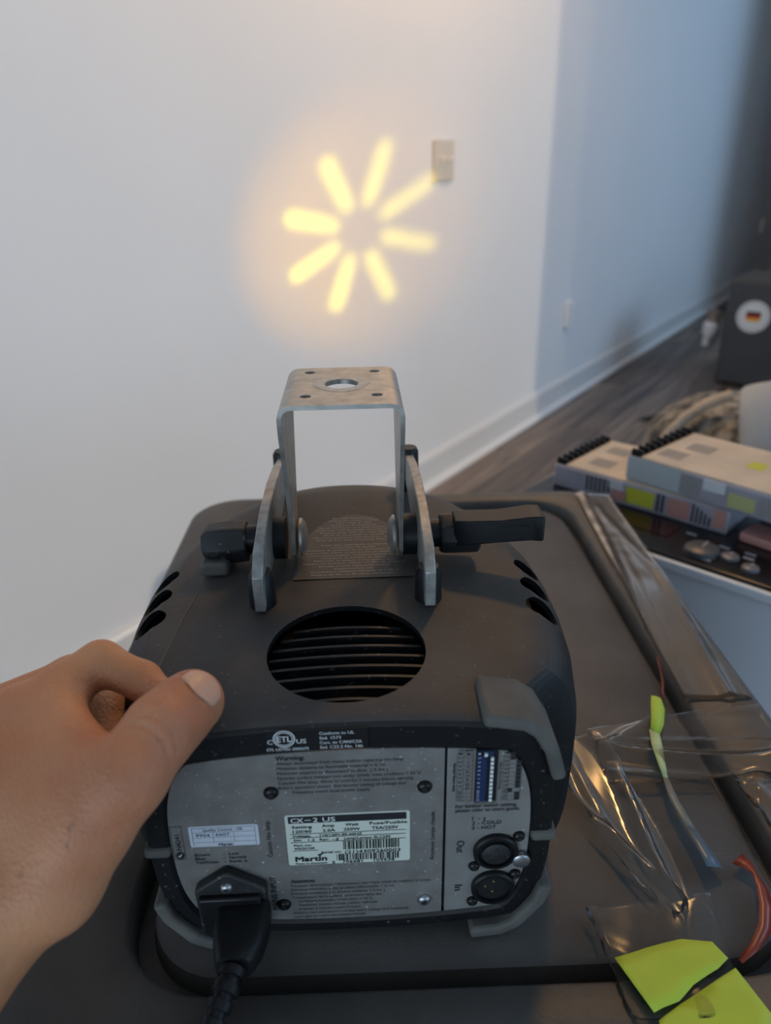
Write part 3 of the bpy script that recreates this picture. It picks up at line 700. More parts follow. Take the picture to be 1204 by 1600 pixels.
bumper(BR_, -.0045, .020, .0050)
bumper([(-.006-x, z) for x, z in BR_], -.0045, .020, .0050)
# instruction label on the top
m = MB(); arc = [(-.034, .118), (.036, .118)] + [(.001+.0365*math.cos(PI*k/16), .140+.062*math.sin(PI*k/16)) for k in range(0, 17)]
def topz(y):
    for k in range(len(ST)-1):
        if ST[k][0] <= y <= ST[k+1][0]:
            f = (y-ST[k][0])/max(ST[k+1][0]-ST[k][0], 1e-6); return ST[k][3]+f*(ST[k+1][3]-ST[k][3])
ar = [(-.034, .118), (.036, .118)] + [(.001+.035*math.cos(PI*k/16), .138+.062*math.sin(PI*k/16)) for k in range(17)]
rows = []
for k in range(15):
    y = .118+.0815*k/14
    hw = .035 if y < .138 else .035*math.sqrt(max(0, 1-((y-.138)/.062)**2))
    if hw < .004: hw = .004
    rows.append([(.001-hw+2*hw*j/8, y, topz(y)+.0004-.0006*abs(j-4)/4*0) for j in range(9)])
for r_ in rows: m.v += r_
for i in range(14):
    for j in range(8): a = i*9+j; m.f.append((a, a+1, a+10, a+9))
il = P_(m, 'instruction_label', 'label_grey', fix=False); tag(il, 'grey arched label with fine pale print')
def toptext(mb, s, xc, y, width, cap):
    v, f, a, b = glyphs(s); sx = width/(b-a); sy = cap/.69
    mb.add([(xc+(p[0]-(a+b)/2)*sx, y+p[1]*sy, topz(y)+.0010+(topz(min(y+p[1]*sy, .28))-topz(y))) for p in v], f)
t = MB()
for k, s in enumerate(('For safe instructions', 'consult the owners manual.', 'Use only in dry', 'locations at minimum', 'Mount the fixture to a solid structure', 'Keep away from flammable materials only', 'Replace lamp with the same type', 'allow to cool before service', 'Maximum ambient temperature ta = 40\u00b0C', 'Risk of fire and electrical shock.', '', 'Pour une utilisation correcte', 'consulter le guide', "L'installer la distance et un minimum d'usure", 'Ne pas utiliser dehors, ne pas toucher par temps humide', 'vitres endommag\u00e9es, remplacement du tuyau', 'remplacer le module de lampe', "D\u00e9poser la lampe si l'isolation est", 'fixation en hauteur, utiliser un filin de s\u00e9curit\u00e9', "Jamais ouvrir l'appareil chaud", 'Emplacement s\u00e8c', 'Temp\u00e9rature ambiante maximum ta = 40\u00b0C', 'Risque de feu et de choc \u00e9lectrique.')):
    if not s: continue
    y = .1935-.0033*k; hw = .034 if y < .138 else .034*math.sqrt(max(0.05, 1-((y-.138)/.062)**2))
    toptext(t, s, .001, y, min(hw*1.8, .00125*len(s)+.004), .0015)
t.build('lettering', 'dim_white_ink', il, fix=False)
# yoke: top plate with holes and two tapering arms, bent from one strip
def yoke():
    T = .0024; x0, x1, yc, zt = -.0345, .0300, .1430, .2505; hy = .038
    n = 8; prof = []
    def arm_hw(z):      # half depth of the strip at height z
        t = max(0, min(1, (z-.172)/(zt-.012-.172))); return .0145+(hy-.0145)*t
    path = []
    for k in range(9): path.append((x0, .145+.0105*k*1.05))
    zb = .146
    path = [(x0, zb+ (zt-.007-zb)*k/12) for k in range(13)]
    for k in range(1, 5): a = PI/2*k/4; path.append((x0+.007-.007*math.cos(a), zt-.007+.007*math.sin(a)))
    m = MB(); rs = []
    full = path + [(x0+x1-x, z) for x, z in reversed(path)]
    for i, (x, z) in enumerate(full):
        a = full[max(i-1, 0)]; b = full[min(i+1, len(full)-1)]; d = Vector((b[0]-a[0], b[1]-a[1])).normalized(); nx, nz = d.y, -d.x
        hw = arm_hw(z)
        if z < .1605: hw = max(.004, math.sqrt(max(.0145**2-(.1605-z)**2, 0)))
        if z > zt-.008: hw = hy
        rs.append([(x, yc-hw, z), (x, yc+hw, z), (x+nx*T, yc+hw, z+nz*T), (x+nx*T, yc-hw, z+nz*T)])
    m.rings(rs)
    y = m.build('yoke', 'galvanised', None)
    cuts = [MB().cyl((-.0022, .1445, zt-.03), (0,0,1), [(0, .0090), (.05, .0090)], 32).build('cutter', None)]
    for dx in (-.0205, .0165):
        for dy in (.1215, .1705): cuts.append(MB().cyl((dx, dy, zt-.03), (0,0,1), [(0, .0030), (.05, .0030)], 18).build('cutter', None))
    boolean(y, cuts); y.parent = FX
    y.data.polygons.foreach_set('use_smooth', [True]*len(y.data.polygons)); y.data.set_sharp_from_angle(angle=rad(35))
    # scraped ring round the middle hole
    s = MB()
    for k in range(26):
        a0, a1 = 2*PI*k/26, 2*PI*(k+1)/26; ro = .0155+.0012*math.sin(3*a0)
        pts = [(r*math.cos(a), .1445+r*math.sin(a)) for r, a in ((.0094, a0), (ro, a0), (ro, a1), (.0094, a1))]
        s.add([(p[0]-.0022, p[1], zt+.00012) for p in pts], [(0,1,2,3)])
    s.build('scuff_ring', 'scuff', y, fix=False)
    # pivot bolt heads inside
    for x, d in ((-.0303, 1), (.0258, -1)): MB().cyl((x, .1435, .1585), (d, 0, 0), [(0, .0115), (.0015, .0115), (.0035, .0085), (.0045, .004)], 28).build('bolt_head', 'galvanised', y, smooth=50)
yoke()
# side plates that carry the yoke, on black stand-offs
def side_plate(x0, x1):
    poly = [(.083, .1455), (.096, .1455), (.104, .150), (.150, .1500), (.185, .1505), (.225, .1535), (.243, .1530), (.254, .1565), (.256, .166), (.250, .170), (.205, .1795), (.170, .1830), (.130, .1825), (.095, .1755), (.083, .166)]
    return P_(MB().prism(poly, (x0, x1), ax='x'), 'mounting_plate', 'brushed_plate', bevel=.0007)
for x0, x1, s in ((-.0512, -.0455, -1), (.0385, .0442, 1)):
    side_plate(x0, x1); xm = (x0+x1)/2
    for y_, zc in ((.0960, .163), (.246, .176)):
        P_(MB().cyl((xm, y_, .137), (0, 0, 1), [(0, .0085), (.006, .0074), (zc-.137-.003, .0070), (zc-.137, .0055)], 20), 'stand_off', 'black_plastic', smooth=40)
    # bushes between plate and yoke arm
    P_(MB().cyl((x0 if s > 0 else x1, .1435, .1585), (-s, 0, 0), [(0, .0125), (.0085 if s > 0 else .0070, .0125)], 24), 'friction_bush', 'black_plastic', smooth=40)
# left clamping knob (faceted) and right lever handle
kn = P_(MB().cyl((-.0500, .1435, .1585), (-1, 0, 0), [(0, .0085), (.012, .0085)], 20), 'clamp_stud', 'black_plastic', smooth=40)
MB().cyl((-.0610, .1435, .1575), (-1, 0, -.06), [(0, .0125), (.010, .0130), (.0225, .0125), (.027, .0085)], 6).build('clamp_knob', 'dusty_black', kn, bevel=.0012)
MB().prism([(.128, .142), (.156, .142), (.158, .149), (.128, .151)], (-.0880, -.0720), ax='x').build('knob_wing', 'bumper_rubber', kn, bevel=.002)
lv = P_(MB().cyl((.0430, .1435, .1585), (1, 0, 0), [(0, .0085), (.010, .0085)], 20), 'lever_stud', 'black_plastic', smooth=40)
MB().cyl((.0525, .1435, .1580), (1, 0, 0), [(0, .0120), (.003, .0125), (.022, .0125), (.024, .0095)], 8).build('lever_hub', 'dusty_black', lv, bevel=.001)
m = MB(); q = []
for x, zc, hz, hy_, yc_ in ((.060, .163, .0080, .0075, .140), (.066, .1645, .0078, .0085, .137), (.085, .1665, .0070, .0085, .134), (.103, .1690, .0075, .0090, .132), (.109, .1690, .0078, .0090, .131), (.1105, .1690, .0070, .0080, .131)):
    q.append([(x, yc_-hy_, zc-hz), (x, yc_+hy_, zc-hz), (x, yc_+hy_, zc+hz), (x, yc_-hy_, zc+hz)])
m.rings(q).build('lever_handle', 'black_plastic', lv, bevel=.0012)
MB().add([(.070, .1282, .1625), (.101, .1226, .1655), (.101, .1226, .1715), (.070, .1282, .1690)], [(0,1,2,3)]).build('lever_recess', 'black_matte', lv)
# lens barrel, pattern disc and lamp at the front
LP = Vector((-.003, .19, .075)); AX = Vector((.0155, .9973, .0713)).normalized()
gx = AX.cross(Vector((0,0,1))).normalized(); gy = gx.cross(AX)
def lathe_along(name, m, prof, n=32, parent=FX):
    return MB().cyl(LP, AX, prof, n).build(name, m, parent, smooth=40)
lathe_along('lens_barrel', 'black_plastic', [(-.03, .0), (-.03, .024), (.101, .024), (.101, .0215), (-.026, .0215), (-.026, 0)])
bm = bmesh.new(); edges = []
def loop(pts):
    vs = [bm.verts.new(LP+AX*.1+gx*a+gy*b) for a, b in pts]; es = [bm.edges.new((vs[i], vs[(i+1) % len(vs)])) for i in range(len(vs))]; edges.extend(es)
loop([(.0216*math.cos(2*PI*k/48), .0216*math.sin(2*PI*k/48)) for k in range(48)])
for k in range(8):
    a = rad(23.6+45*k); c, s = math.cos(a), math.sin(a); pts = []
    r0, r1, w0, w1 = .0046, .0114, .00098, .00112
    for i in range(9): t_ = -PI/2+PI*i/8; pts.append((r1+w1*math.cos(t_), w1*math.sin(t_)))
    for i in range(9): t_ = PI/2+PI*i/8; pts.append((r0+w0*math.cos(t_), w0*math.sin(t_)))
    loop([(x*c-y*s, x*s+y*c) for x, y in pts])
bmesh.ops.triangle_fill(bm, use_beauty=True, use_dissolve=False, edges=edges)
me = bpy.data.meshes.new('pattern_disc'); bm.to_mesh(me); bm.free(); link('pattern_disc', me, 'black_matte', FX)
ll = bpy.data.lights.new('projector_lamp', 'POINT'); ll.energy = 185; ll.color = (1.0, 0.80, 0.0); ll.shadow_soft_size = .0013
lo = bpy.data.objects.new('projector_lamp', ll); COL.objects.link(lo); lo.parent = FX; lo.location = LP
ls = bpy.data.lights.new('lens_glow_spot', 'SPOT'); ls.energy = 44; ls.color = (1.0, .46, .0); ls.spot_size = rad(29); ls.spot_blend = 1.0; ls.shadow_soft_size = .012  # second spot added at the lens for the warm glow round the star
lso = bpy.data.objects.new('lens_glow_spot', ls); COL.objects.link(lso); lso.parent = FX; lso.location = LP+AX*.112; lso.rotation_euler = AX.to_track_quat('-Z', 'Y').to_euler()

# ------------------------------------------------------------------ mains cord
PC = empty('power_cable', fx_world(-.0560, -.009, .033), YAW)
tag(PC, 'black mains cord plugged into the back of the projector', 'power cord')
def rr3(cx, cz, w_, h_, r, y): return [(x, y, z) for x, z in rrect(cx, cz, w_, h_, r, 4)]
MB().rings([rr3(0, .0, .0255, .0165, .004, .004), rr3(0, 0, .0255, .0165, .005, -.008), rr3(0, .0005, .0225, .0165, .006, -.018), rr3(-.0005, .001, .0185, .0160, .0065, -.0235), rr3(-.001, .001, .0160, .0150, .006, -.0255)]).build('plug', 'black_plastic', PC, smooth=50)
sp = [(-.001, -.025, .001), (-.0025, -.031, .0), (-.0045, -.037, -.0015), (-.0065, -.043, -.0035), (-.0085, -.049, -.006)]
MB().tube(sp, [.0050, .0048, .0045, .0042, .0040], 12).build('strain_relief', 'black_plastic', PC, smooth=50)
for k in range(4):
    a, b = Vector(sp[k]), Vector(sp[k+1]); d = (b-a)
    MB().tube([a+d*.12, a+d*.16, a+d*.70, a+d*.74], [.0055-.0003*k, .0066-.0004*k, .0064-.0004*k, .0053-.0003*k], 12).build('relief_ring', 'black_plastic', PC, smooth=40)
pts = []
for k in range(15):
    t_ = k/14; pts.append((-.0085-.010*t_-.02*t_*t_, -.049-.11*t_, -.006-.0237*math.sin(min(1, t_*1.6)*PI/2)))
MB().tube(pts, .0033, 12).build('cable', 'black_plastic', PC, smooth=50)

# ------------------------------------------------------------------ the hand
def P3(px, py, Z):      # camera-frame direction and distance to metres
    return np.array(fwd*Z + rt*((px-602)/1156*Z) - up*((py-800)/1156*Z)) + np.array([0, 0, CAMZ])
HJ = dict(
 arm=P3(-235, 1665, .246), wrist=P3(-30, 1418, .281), cmc=P3(72, 1372, .281), tmcp=P3(198, 1212, .279), tip_ip=P3(252, 1140, .290), ttip=P3(297, 1096, .307),
 imcp=P3(25, 1122, .308), ipip=P3(157, 1036, .327), idip=P3(222, 1064, .324), itip=P3(247, 1082, .317),
 mmcp=P3(-42, 1132, .330), mpip=P3(114, 1062, .351), mdip=P3(156, 1104, .354), mtip=P3(168, 1148, .348),
 rmcp=P3(-92, 1185, .348), rpip=P3(55, 1112, .372), rdip=P3(92, 1160, .374), rtip=P3(112, 1198, .364),
 pmcp=P3(-130, 1255, .360), ppip=P3(-5, 1190, .390), pdip=P3(35, 1226, .392), ptip=P3(48, 1256, .382))
BONES = [('arm','wrist',.0325,.0278), ('wrist','imcp',.0215,.0125), ('wrist','mmcp',.022,.0130), ('wrist','rmcp',.021,.0125), ('wrist','pmcp',.020,.0120),
 ('wrist','cmc',.0257,.0205), ('cmc','tmcp',.0205,.0148), ('tmcp','tip_ip',.0141,.0132), ('tip_ip','ttip',.0135,.0114),
 ('imcp','ipip',.0118,.0098), ('ipip','idip',.0094,.0082), ('idip','itip',.0082,.0070),
 ('mmcp','mpip',.0125,.0110), ('mpip','mdip',.0116,.0110), ('mdip','mtip',.0110,.0095),
 ('rmcp','rpip',.0115,.0095), ('rpip','rdip',.0092,.0080), ('rdip','rtip',.0080,.0068),
 ('pmcp','ppip',.0100,.0085), ('ppip','pdip',.0082,.0072), ('pdip','ptip',.0072,.0062)]
EXTRA = [(P3(40, 1200, .298), P3(150, 1212, .284), .0170, .0115), (P3(20, 1270, .293), P3(120, 1285, .281), .0208, .0157), (P3(-30, 1250, .306), P3(40, 1220, .298), .020, .0175), (P3(-60,1300,.315), P3(20,1330,.297), .022, .0185),
         (P3(285, 1110, .304), P3(302, 1097, .3095), .0115, .0104),
         (P3(85, 1125, .307), P3(125, 1172, .294), .0127, .0108)]
def hand_mesh():
    segs = [(HJ[a], HJ[b], r0, r1) for a, b, r0, r1 in BONES]+EXTRA
    allp = np.array([p for s in segs for p in s[:2]]); lo_, hi_ = allp.min(0)-.036, allp.max(0)+.036
    hgr = .0010
    n = np.ceil((hi_-lo_)/hgr).astype(int)+1
    ax = [lo_[i]+hgr*np.arange(n[i]) for i in range(3)]
    V = np.full(tuple(n), .05, np.float32)
    X = ax[0][:, None, None].astype(np.float32); Y = ax[1][None, :, None].astype(np.float32); Zg = ax[2][None, None, :].astype(np.float32)
    order = []
    def capd(sl, a, b, r0, r1):
        x, y, z = X[sl[0]]-a[0], Y[:, sl[1]]-a[1], Zg[:, :, sl[2]]-a[2]
        d = b-a; L2 = float(d@d)
        t_ = np.clip((x*d[0]+y*d[1]+z*d[2])/L2, 0, 1)
        return np.sqrt((x-t_*d[0])**2+(y-t_*d[1])**2+(z-t_*d[2])**2)-(r0+t_*(r1-r0)), t_
    thumb = None
    for i, (a, b, r0, r1) in enumerate(segs):
        m0, m1 = np.minimum(a, b)-max(r0, r1)-.03, np.maximum(a, b)+max(r0, r1)+.03
        sl = [slice(int(max(0, (m0[k]-lo_[k])/hgr)), int(min(n[k], (m1[k]-lo_[k])/hgr+2))) for k in range(3)]
        d, _ = capd(sl, a, b, r0, r1)
        k_ = .0035 if i >= 9 and i < len(BONES) else (.007 if i < len(BONES) else .010)
        if i in (9, 12, 15, 18): k_ = .005
        cur = V[sl[0], sl[1], sl[2]]
        h_ = np.clip(.5+.5*(cur-d)/k_, 0, 1)
        V[sl[0], sl[1], sl[2]] = cur*(1-h_)+d*h_-k_*h_*(1-h_)
    # skin creases across the thumb knuckle and wrist: shallow grooves
    def groove(c, axis, dep, wid, reach):
        sl = [slice(int(max(0, (c[k]-reach-lo_[k])/hgr)), int(min(n[k], (c[k]+reach-lo_[k])/hgr+2))) for k in range(3)]
        x, y, z = X[sl[0]]-c[0], Y[:, sl[1]]-c[1], Zg[:, :, sl[2]]-c[2]
        s = x*axis[0]+y*axis[1]+z*axis[2]; r2 = x*x+y*y+z*z
        bend = s+.12*r2/reach
        V[sl[0], sl[1], sl[2]] += dep*np.exp(-(bend/wid)**2)*np.clip(1.2-r2/reach**2, 0, 1)
    tx = HJ['ttip']-HJ['tip_ip']; tx /= np.linalg.norm(tx)
    camv = np.array([0, 0, CAMZ])-HJ['tip_ip']; camv /= np.linalg.norm(camv)
    top = HJ['tip_ip']+camv*.0125
    for off, dep in ((-.0075, .0006), (-.0035, .0010), (.0005, .0012), (.0030, .0008)): groove(top+tx*off, tx, dep, .00075, .0125)
    # surface nets
    S = V < 0
    c8 = [S[i:S.shape[0]-1+i, j:S.shape[1]-1+j, k:S.shape[2]-1+k] for i in (0, 1) for j in (0, 1) for k in (0, 1)]
    cnt = sum(c.astype(np.int8) for c in c8); act = (cnt > 0) & (cnt < 8)
    idx = np.argwhere(act); vid = -np.ones(act.shape, int); vid[act] = np.arange(len(idx))
    acc = np.zeros((len(idx), 3)); num = np.zeros(len(idx))
    corners = [(i, j, k) for i in (0, 1) for j in (0, 1) for k in (0, 1)]
    for a in range(8):
        for b in range(a+1, 8):
            ca, cb = np.array(corners[a]), np.array(corners[b])
            if np.abs(ca-cb).sum() != 1: continue
            va = V[tuple((idx+ca).T)]; vb = V[tuple((idx+cb).T)]; cr = (va < 0) != (vb < 0)
            t_ = np.where(cr, va/np.where(cr, va-vb, 1), 0)
            acc += np.where(cr[:, None], ca+(cb-ca)*t_[:, None], 0); num += cr
    verts = lo_+hgr*(idx+acc/num[:, None])
    faces = []
    for axn in range(3):
        o1, o2 = [(1, 2), (2, 0), (0, 1)][axn]
        sh = [slice(None)]*3; a_ = [slice(1, -1)]*3; a_[axn] = slice(0, -1); b_ = [slice(1, -1)]*3; b_[axn] = slice(1, None)
        A, B = S[tuple(a_)], S[tuple(b_)]
        e = np.argwhere(A != B)
        base = e.copy(); base[:, o1] += 1; base[:, o2] += 1
        q = []
        for d1, d2 in ((0, 0), (-1, 0), (-1, -1), (0, -1)):
            c = base.copy(); c[:, o1] += d1; c[:, o2] += d2; c = np.minimum(c, np.array(act.shape)-1); q.append(vid[tuple(c.T)])
        q = np.stack(q, 1); ok = (q >= 0).all(1); flip = A[tuple(e.T)]
        q[flip] = q[flip][:, ::-1]; faces.append(q[ok])
    faces = np.concatenate(faces)
    # light smoothing
    for _ in range(2):
        s = np.zeros_like(verts); c = np.zeros(len(verts))
        for k in range(4):
            i0, i1 = faces[:, k], faces[:, (k+1) % 4]
            np.add.at(s, i0, verts[i1]); np.add.at(c, i0, 1); np.add.at(s, i1, verts[i0]); np.add.at(c, i1, 1)
        verts = verts*.5+.5*s/np.maximum(c, 1)[:, None]
    me = bpy.data.meshes.new('hand'); me.from_pydata(verts.tolist(), [], faces.tolist())
    bm = bmesh.new(); bm.from_mesh(me); bmesh.ops.recalc_face_normals(bm, faces=bm.faces); bm.to_mesh(me); bm.free()
    me.polygons.foreach_set('use_smooth', [True]*len(me.polygons))
    return me
HB = Vector(HJ['wrist'])
hm = hand_mesh(); hm.transform(Matrix.Translation(-HB))
PE = empty('person', HB); tag(PE, 'left hand of a person gripping the upper corner of the projector', 'person')
link('hand', hm, 'skin', PE)
def nail():
    from mathutils.bvhtree import BVHTree
    bv = BVHTree.FromPolygons([v.co for v in hm.vertices], [p.vertices for p in hm.polygons])
    a, b = Vector(HJ['tip_ip']), Vector(HJ['ttip']); ax = (b-a).normalized()
    dor = (Vector((0, 0, CAMZ))-b).normalized(); dor = (dor + up*.35 + rt*.25); dor = (dor-ax*dor.dot(ax)).normalized(); side = ax.cross(dor)
    m = MB(); nu, nv = 14, 14
    for i in range(nu+1):
        t_ = i/nu
        wid = .76*(1-.45*max(0, 1-t_*3.0)**2)*(1-.22*max(0, t_-.75)/.25)
        for j in range(nv+1):
            q = j/nv*2-1; th = q*wid
            s = -.0072+t_*.0150 + (.0022*q*q if t_ < .5 else 0)*(1-2*t_) - (.0028*q*q if t_ > .6 else 0)*(t_-.6)/.4
            d = dor*math.cos(th)+side*math.sin(th); c = b-HB+ax*min(s, .0035)
            tip = max(0, s-.0035)
            dd = (d + ax*tip*60).normalized()
            h_, n_, _, _ = bv.ray_cast(c+dd*.04, -dd)
            p = h_ if h_ else c+dd*.011
            m.v.append(tuple(p+dd*(.00030-.0008*max(0, abs(q)-.80)/.20)))
    k = nv+1
    for i in range(nu):
        for j in range(nv): q = i*k+j; m.f.append((q, q+1, q+k+1, q+k))
    o = m.build('thumbnail', 'nail', PE, smooth=80); sd = o.modifiers.new('s', 'SOLIDIFY'); sd.thickness = .0010; sd.offset = 0
nail()

# ------------------------------------------------------------------ tape, stickers and film scraps on the lid
def sheet(name, m, poly4, z, nu, nv, amp, label, cat, group=None, seed=0, lift=None, thick=.00015, fold=0.0, pinch=None):
    """a strip of film laid over the lid: corners a,b,c,d (x,y world), wrinkled"""
    rg = random.Random(seed); a, b, c, d = [Vector((*p, 0)) for p in poly4]
    cen = (a+b+c+d)/4; ph = [rg.uniform(0, 6.28) for _ in range(8)]
    o_e = Vector((cen.x, cen.y, z)); mb = MB()
    for i in range(nu+1):
        u = i/nu
        for j in range(nv+1):
            v = j/nv; vv = v
            if pinch: vv = .5+(v-.5)*(1-pinch*(u**3))
            p = (a*(1-u)+d*u)*(1-vv)+(b*(1-u)+c*u)*vv
            hgt = amp*(abs(math.sin(3.4*v+1.3*u+ph[0]+.25*math.sin(5*u+ph[4])))**22+.6*abs(math.sin(2.6*u-2.2*v+ph[1]))**40+.35*abs(math.sin(6*v+2*u+ph[2]))**30+.10*math.sin(6*u+4*v+ph[3])**2)
            if lift: hgt += lift(u, v)
            jx = rg.uniform(-1, 1)*.0006 if (j in (0, nv)) else 0
            mb.v.append((p.x-cen.x+jx, p.y-cen.y+jx, hgt+.0004))
    for i in range(nu):
        for j in range(nv): q = i*(nv+1)+j; mb.f.append((q, q+1, q+nv+2, q+nv+1))
    me = bpy.data.meshes.new(name); me.from_pydata(mb.v, [], mb.f)
    ob = link(name, me, m, None, 180); ob.location = o_e
    sd = ob.modifiers.new('s', 'SOLIDIFY'); sd.thickness = thick
    return tag(ob, label, cat, group)
ZT = LIDZ+.0045
G = 'clear tape strips on the tote lid'
sheet('clear_tape', 'clear_tape', [(.222, .800), (.262, .795), (.262, .425), (.212, .425)], ZT, 60, 14, .0022, 'clear tape strip running along the right rim of the lid', 'tape', G, 1)
sheet('clear_tape', 'clear_tape', [(.135, .345), (.135, .395), (.262, .420), (.262, .350)], ZT+.001, 40, 20, .005, 'clear tape strip crossing the groove below the thin red strip', 'tape', G, 2)
sheet('clear_tape', 'clear_tape_fold', [(.098, .392), (.140, .385), (.172, .262), (.128, .252)], ZT+.0012, 50, 16, .006, 'crumpled clear tape strip pinched to a point near lime stickers', 'tape', G, 3, pinch=.75)
sheet('clear_tape', 'clear_tape', [(.100, .262), (.168, .268), (.160, .205), (.108, .205)], ZT+.0006, 24, 14, .0012, 'flat square of clear tape under the lime stickers', 'tape', G, 4)
sheet('clear_tape', 'clear_tape', [(.215, .352), (.264, .345), (.264, .250), (.222, .285)], ZT+.0004, 24, 12, .003, 'clear tape patch on the lid rim right of red film', 'tape', G, 5)
def paper(name, m, pts, z, label, cat, group=None, th=.0005, curl=.0):
    cx = sum(p[0] for p in pts)/len(pts); cy = sum(p[1] for p in pts)/len(pts)
    bm = bmesh.new(); vs = [bm.verts.new((x-cx, y-cy, 0)) for x, y in pts]; bm.faces.new(vs)
    bmesh.ops.triangulate(bm, faces=bm.faces[:]); bmesh.ops.subdivide_edges(bm, edges=bm.edges[:], cuts=3, use_grid_fill=True)
    for v in bm.verts: v.co.z += curl*(v.co.x**2+.5*v.co.y**2)*40+.0004*math.sin(v.co.x*150+v.co.y*90)
    bmesh.ops.recalc_face_normals(bm, faces=bm.faces); me = bpy.data.meshes.new(name); bm.to_mesh(me); bm.free()
    o = link(name, me, m, None, 60); o.location = (cx, cy, z); s = o.modifiers.new('s', 'SOLIDIFY'); s.thickness = th
    return tag(o, label, cat, group)
paper('lime_sticker', 'lime_paper', [(.107,.2325),(.1240,.2375),(.1424,.2413),(.1573,.2401),(.1616,.2316),(.1547,.2265),(.1400,.2190),(.1310,.2120),(.1225,.2090),(.1175,.2067)], ZT+.0035, 'lime green sticker stuck over clear tape, torn along its edge', 'sticker', 'lime stickers')
paper('lime_sticker', 'lime_paper', [(.1190,.2040),(.1317,.2115),(.1480,.2195),(.1637,.2277),(.1663,.2198),(.1715,.2030),(.166,.1946),(.1171,.1954)], ZT+.0026, 'lime green sticker at the lid corner, cut off by the picture edge', 'sticker', 'lime stickers')
def ribbon(name, pts, m, label, cat, parent=None):
    """pts: (x, y, dz, half width, twist)"""
    o0 = Vector((pts[0][0], pts[0][1], ZT)); mb = MB(); n = len(pts)
    for i, (x, y, dz, hw, tw) in enumerate(pts):
        a = Vector(pts[max(0, i-1)][:2]); b = Vector(pts[min(n-1, i+1)][:2]); d = (b-a).normalized(); s = Vector((d.y, -d.x))
        for k in (-1, 0, 1): mb.v.append((x+s.x*hw*k*math.cos(tw)-o0.x, y+s.y*hw*k*math.cos(tw)-o0.y, dz+hw*k*math.sin(tw)+(.0008 if k == 0 else 0)))
    for i in range(n-1):
        for k in range(2): q = i*3+k; mb.f.append((q, q+1, q+4, q+3))
    me = bpy.data.meshes.new(name); me.from_pydata(mb.v, [], mb.f); ob = link(name, me, m, parent, 60)
    if not parent: ob.location = o0
    sd = ob.modifiers.new('s', 'SOLIDIFY'); sd.thickness = .0004
    return (tag(ob, label, cat) if cat else ob), o0
rt_e = empty('paper_strip', (.1872, .424, ZT)); tag(rt_e, 'long twisted narrow strip, lime at one end and bluish at the other', 'strip')
def rseg(name, m, pts):
    mb = MB(); n = len(pts)
    for i, (x, y, dz, hw, tw) in enumerate(pts):
        a = Vector(pts[max(0, i-1)][:2]); b = Vector(pts[min(n-1, i+1)][:2]); d = (b-a).normalized(); s = Vector((d.y, -d.x))
        for k in (-1, 0, 1): mb.v.append((x+s.x*hw*k*math.cos(tw)-.1872, y+s.y*hw*k*math.cos(tw)-.424, dz+hw*k*math.sin(tw)+(.0006 if k == 0 else 0)))
    for i in range(n-1):
        for k in range(2): q = i*3+k; mb.f.append((q, q+1, q+4, q+3))
    me = bpy.data.meshes.new(name); me.from_pydata(mb.v, [], mb.f); ob = link(name, me, m, rt_e, 60); sd = ob.modifiers.new('s', 'SOLIDIFY'); sd.thickness = .0004
rseg('lime_end', 'lime_paper', [(.1900, .4200, .008, .0035, .2), (.1870, .4080, .009, .0050, .3), (.1830, .3960, .008, .0050, .5), (.1780, .3860, .006, .0040, .7)])
rseg('pale_middle', 'lime_pale', [(.1780, .3865, .006, .0042, .5), (.1755, .3730, .005, .0045, .5), (.1735, .3580, .004, .0030, .5), (.1725, .3480, .003, .0016, .3)])
rseg('grey_middle', 'ribbon_grey', [(.1725, .3485, .003, .0018, .2), (.1715, .3320, .003, .0028, .2), (.1725, .3170, .003, .0030, .2), (.1735, .3090, .003, .0032, .2)])
rseg('blue_end', 'ribbon_blue', [(.1735, .3095, .003, .0030, .3), (.1750, .2990, .003, .0040, .3), (.1760, .2900, .003, .0046, .3), (.1765, .2830, .003, .0050, .3)])
ribbon('red_film', [(.2105, .4752, .0015, .0006, 0), (.2075, .460, .0015, .0009, 0), (.2050, .4476, .0012, .0012, 0), (.2005, .434, .001, .0012, 0), (.1968, .4238, .0035, .0008, 0)], 'red_film', 'thin red film sliver along the lid groove, above the lime strip', 'film scrap')
ribbon('red_film', [(.1925, .2905, .0005, .0050, 0), (.1960, .2860, .0005, .0040, .2), (.1975, .2800, .0008, .0012, .2), (.1975, .2720, .0008, .0035, .3), (.1945, .2610, .0008, .0038, .3), (.1885, .2495, .0008, .0034, .2), (.1790, .2395, .0008, .0024, .1), (.1680, .2315, .0008, .0012, 0)], 'red_film', 'broad curved red film scrap beside the lime stickers', 'film scrap')

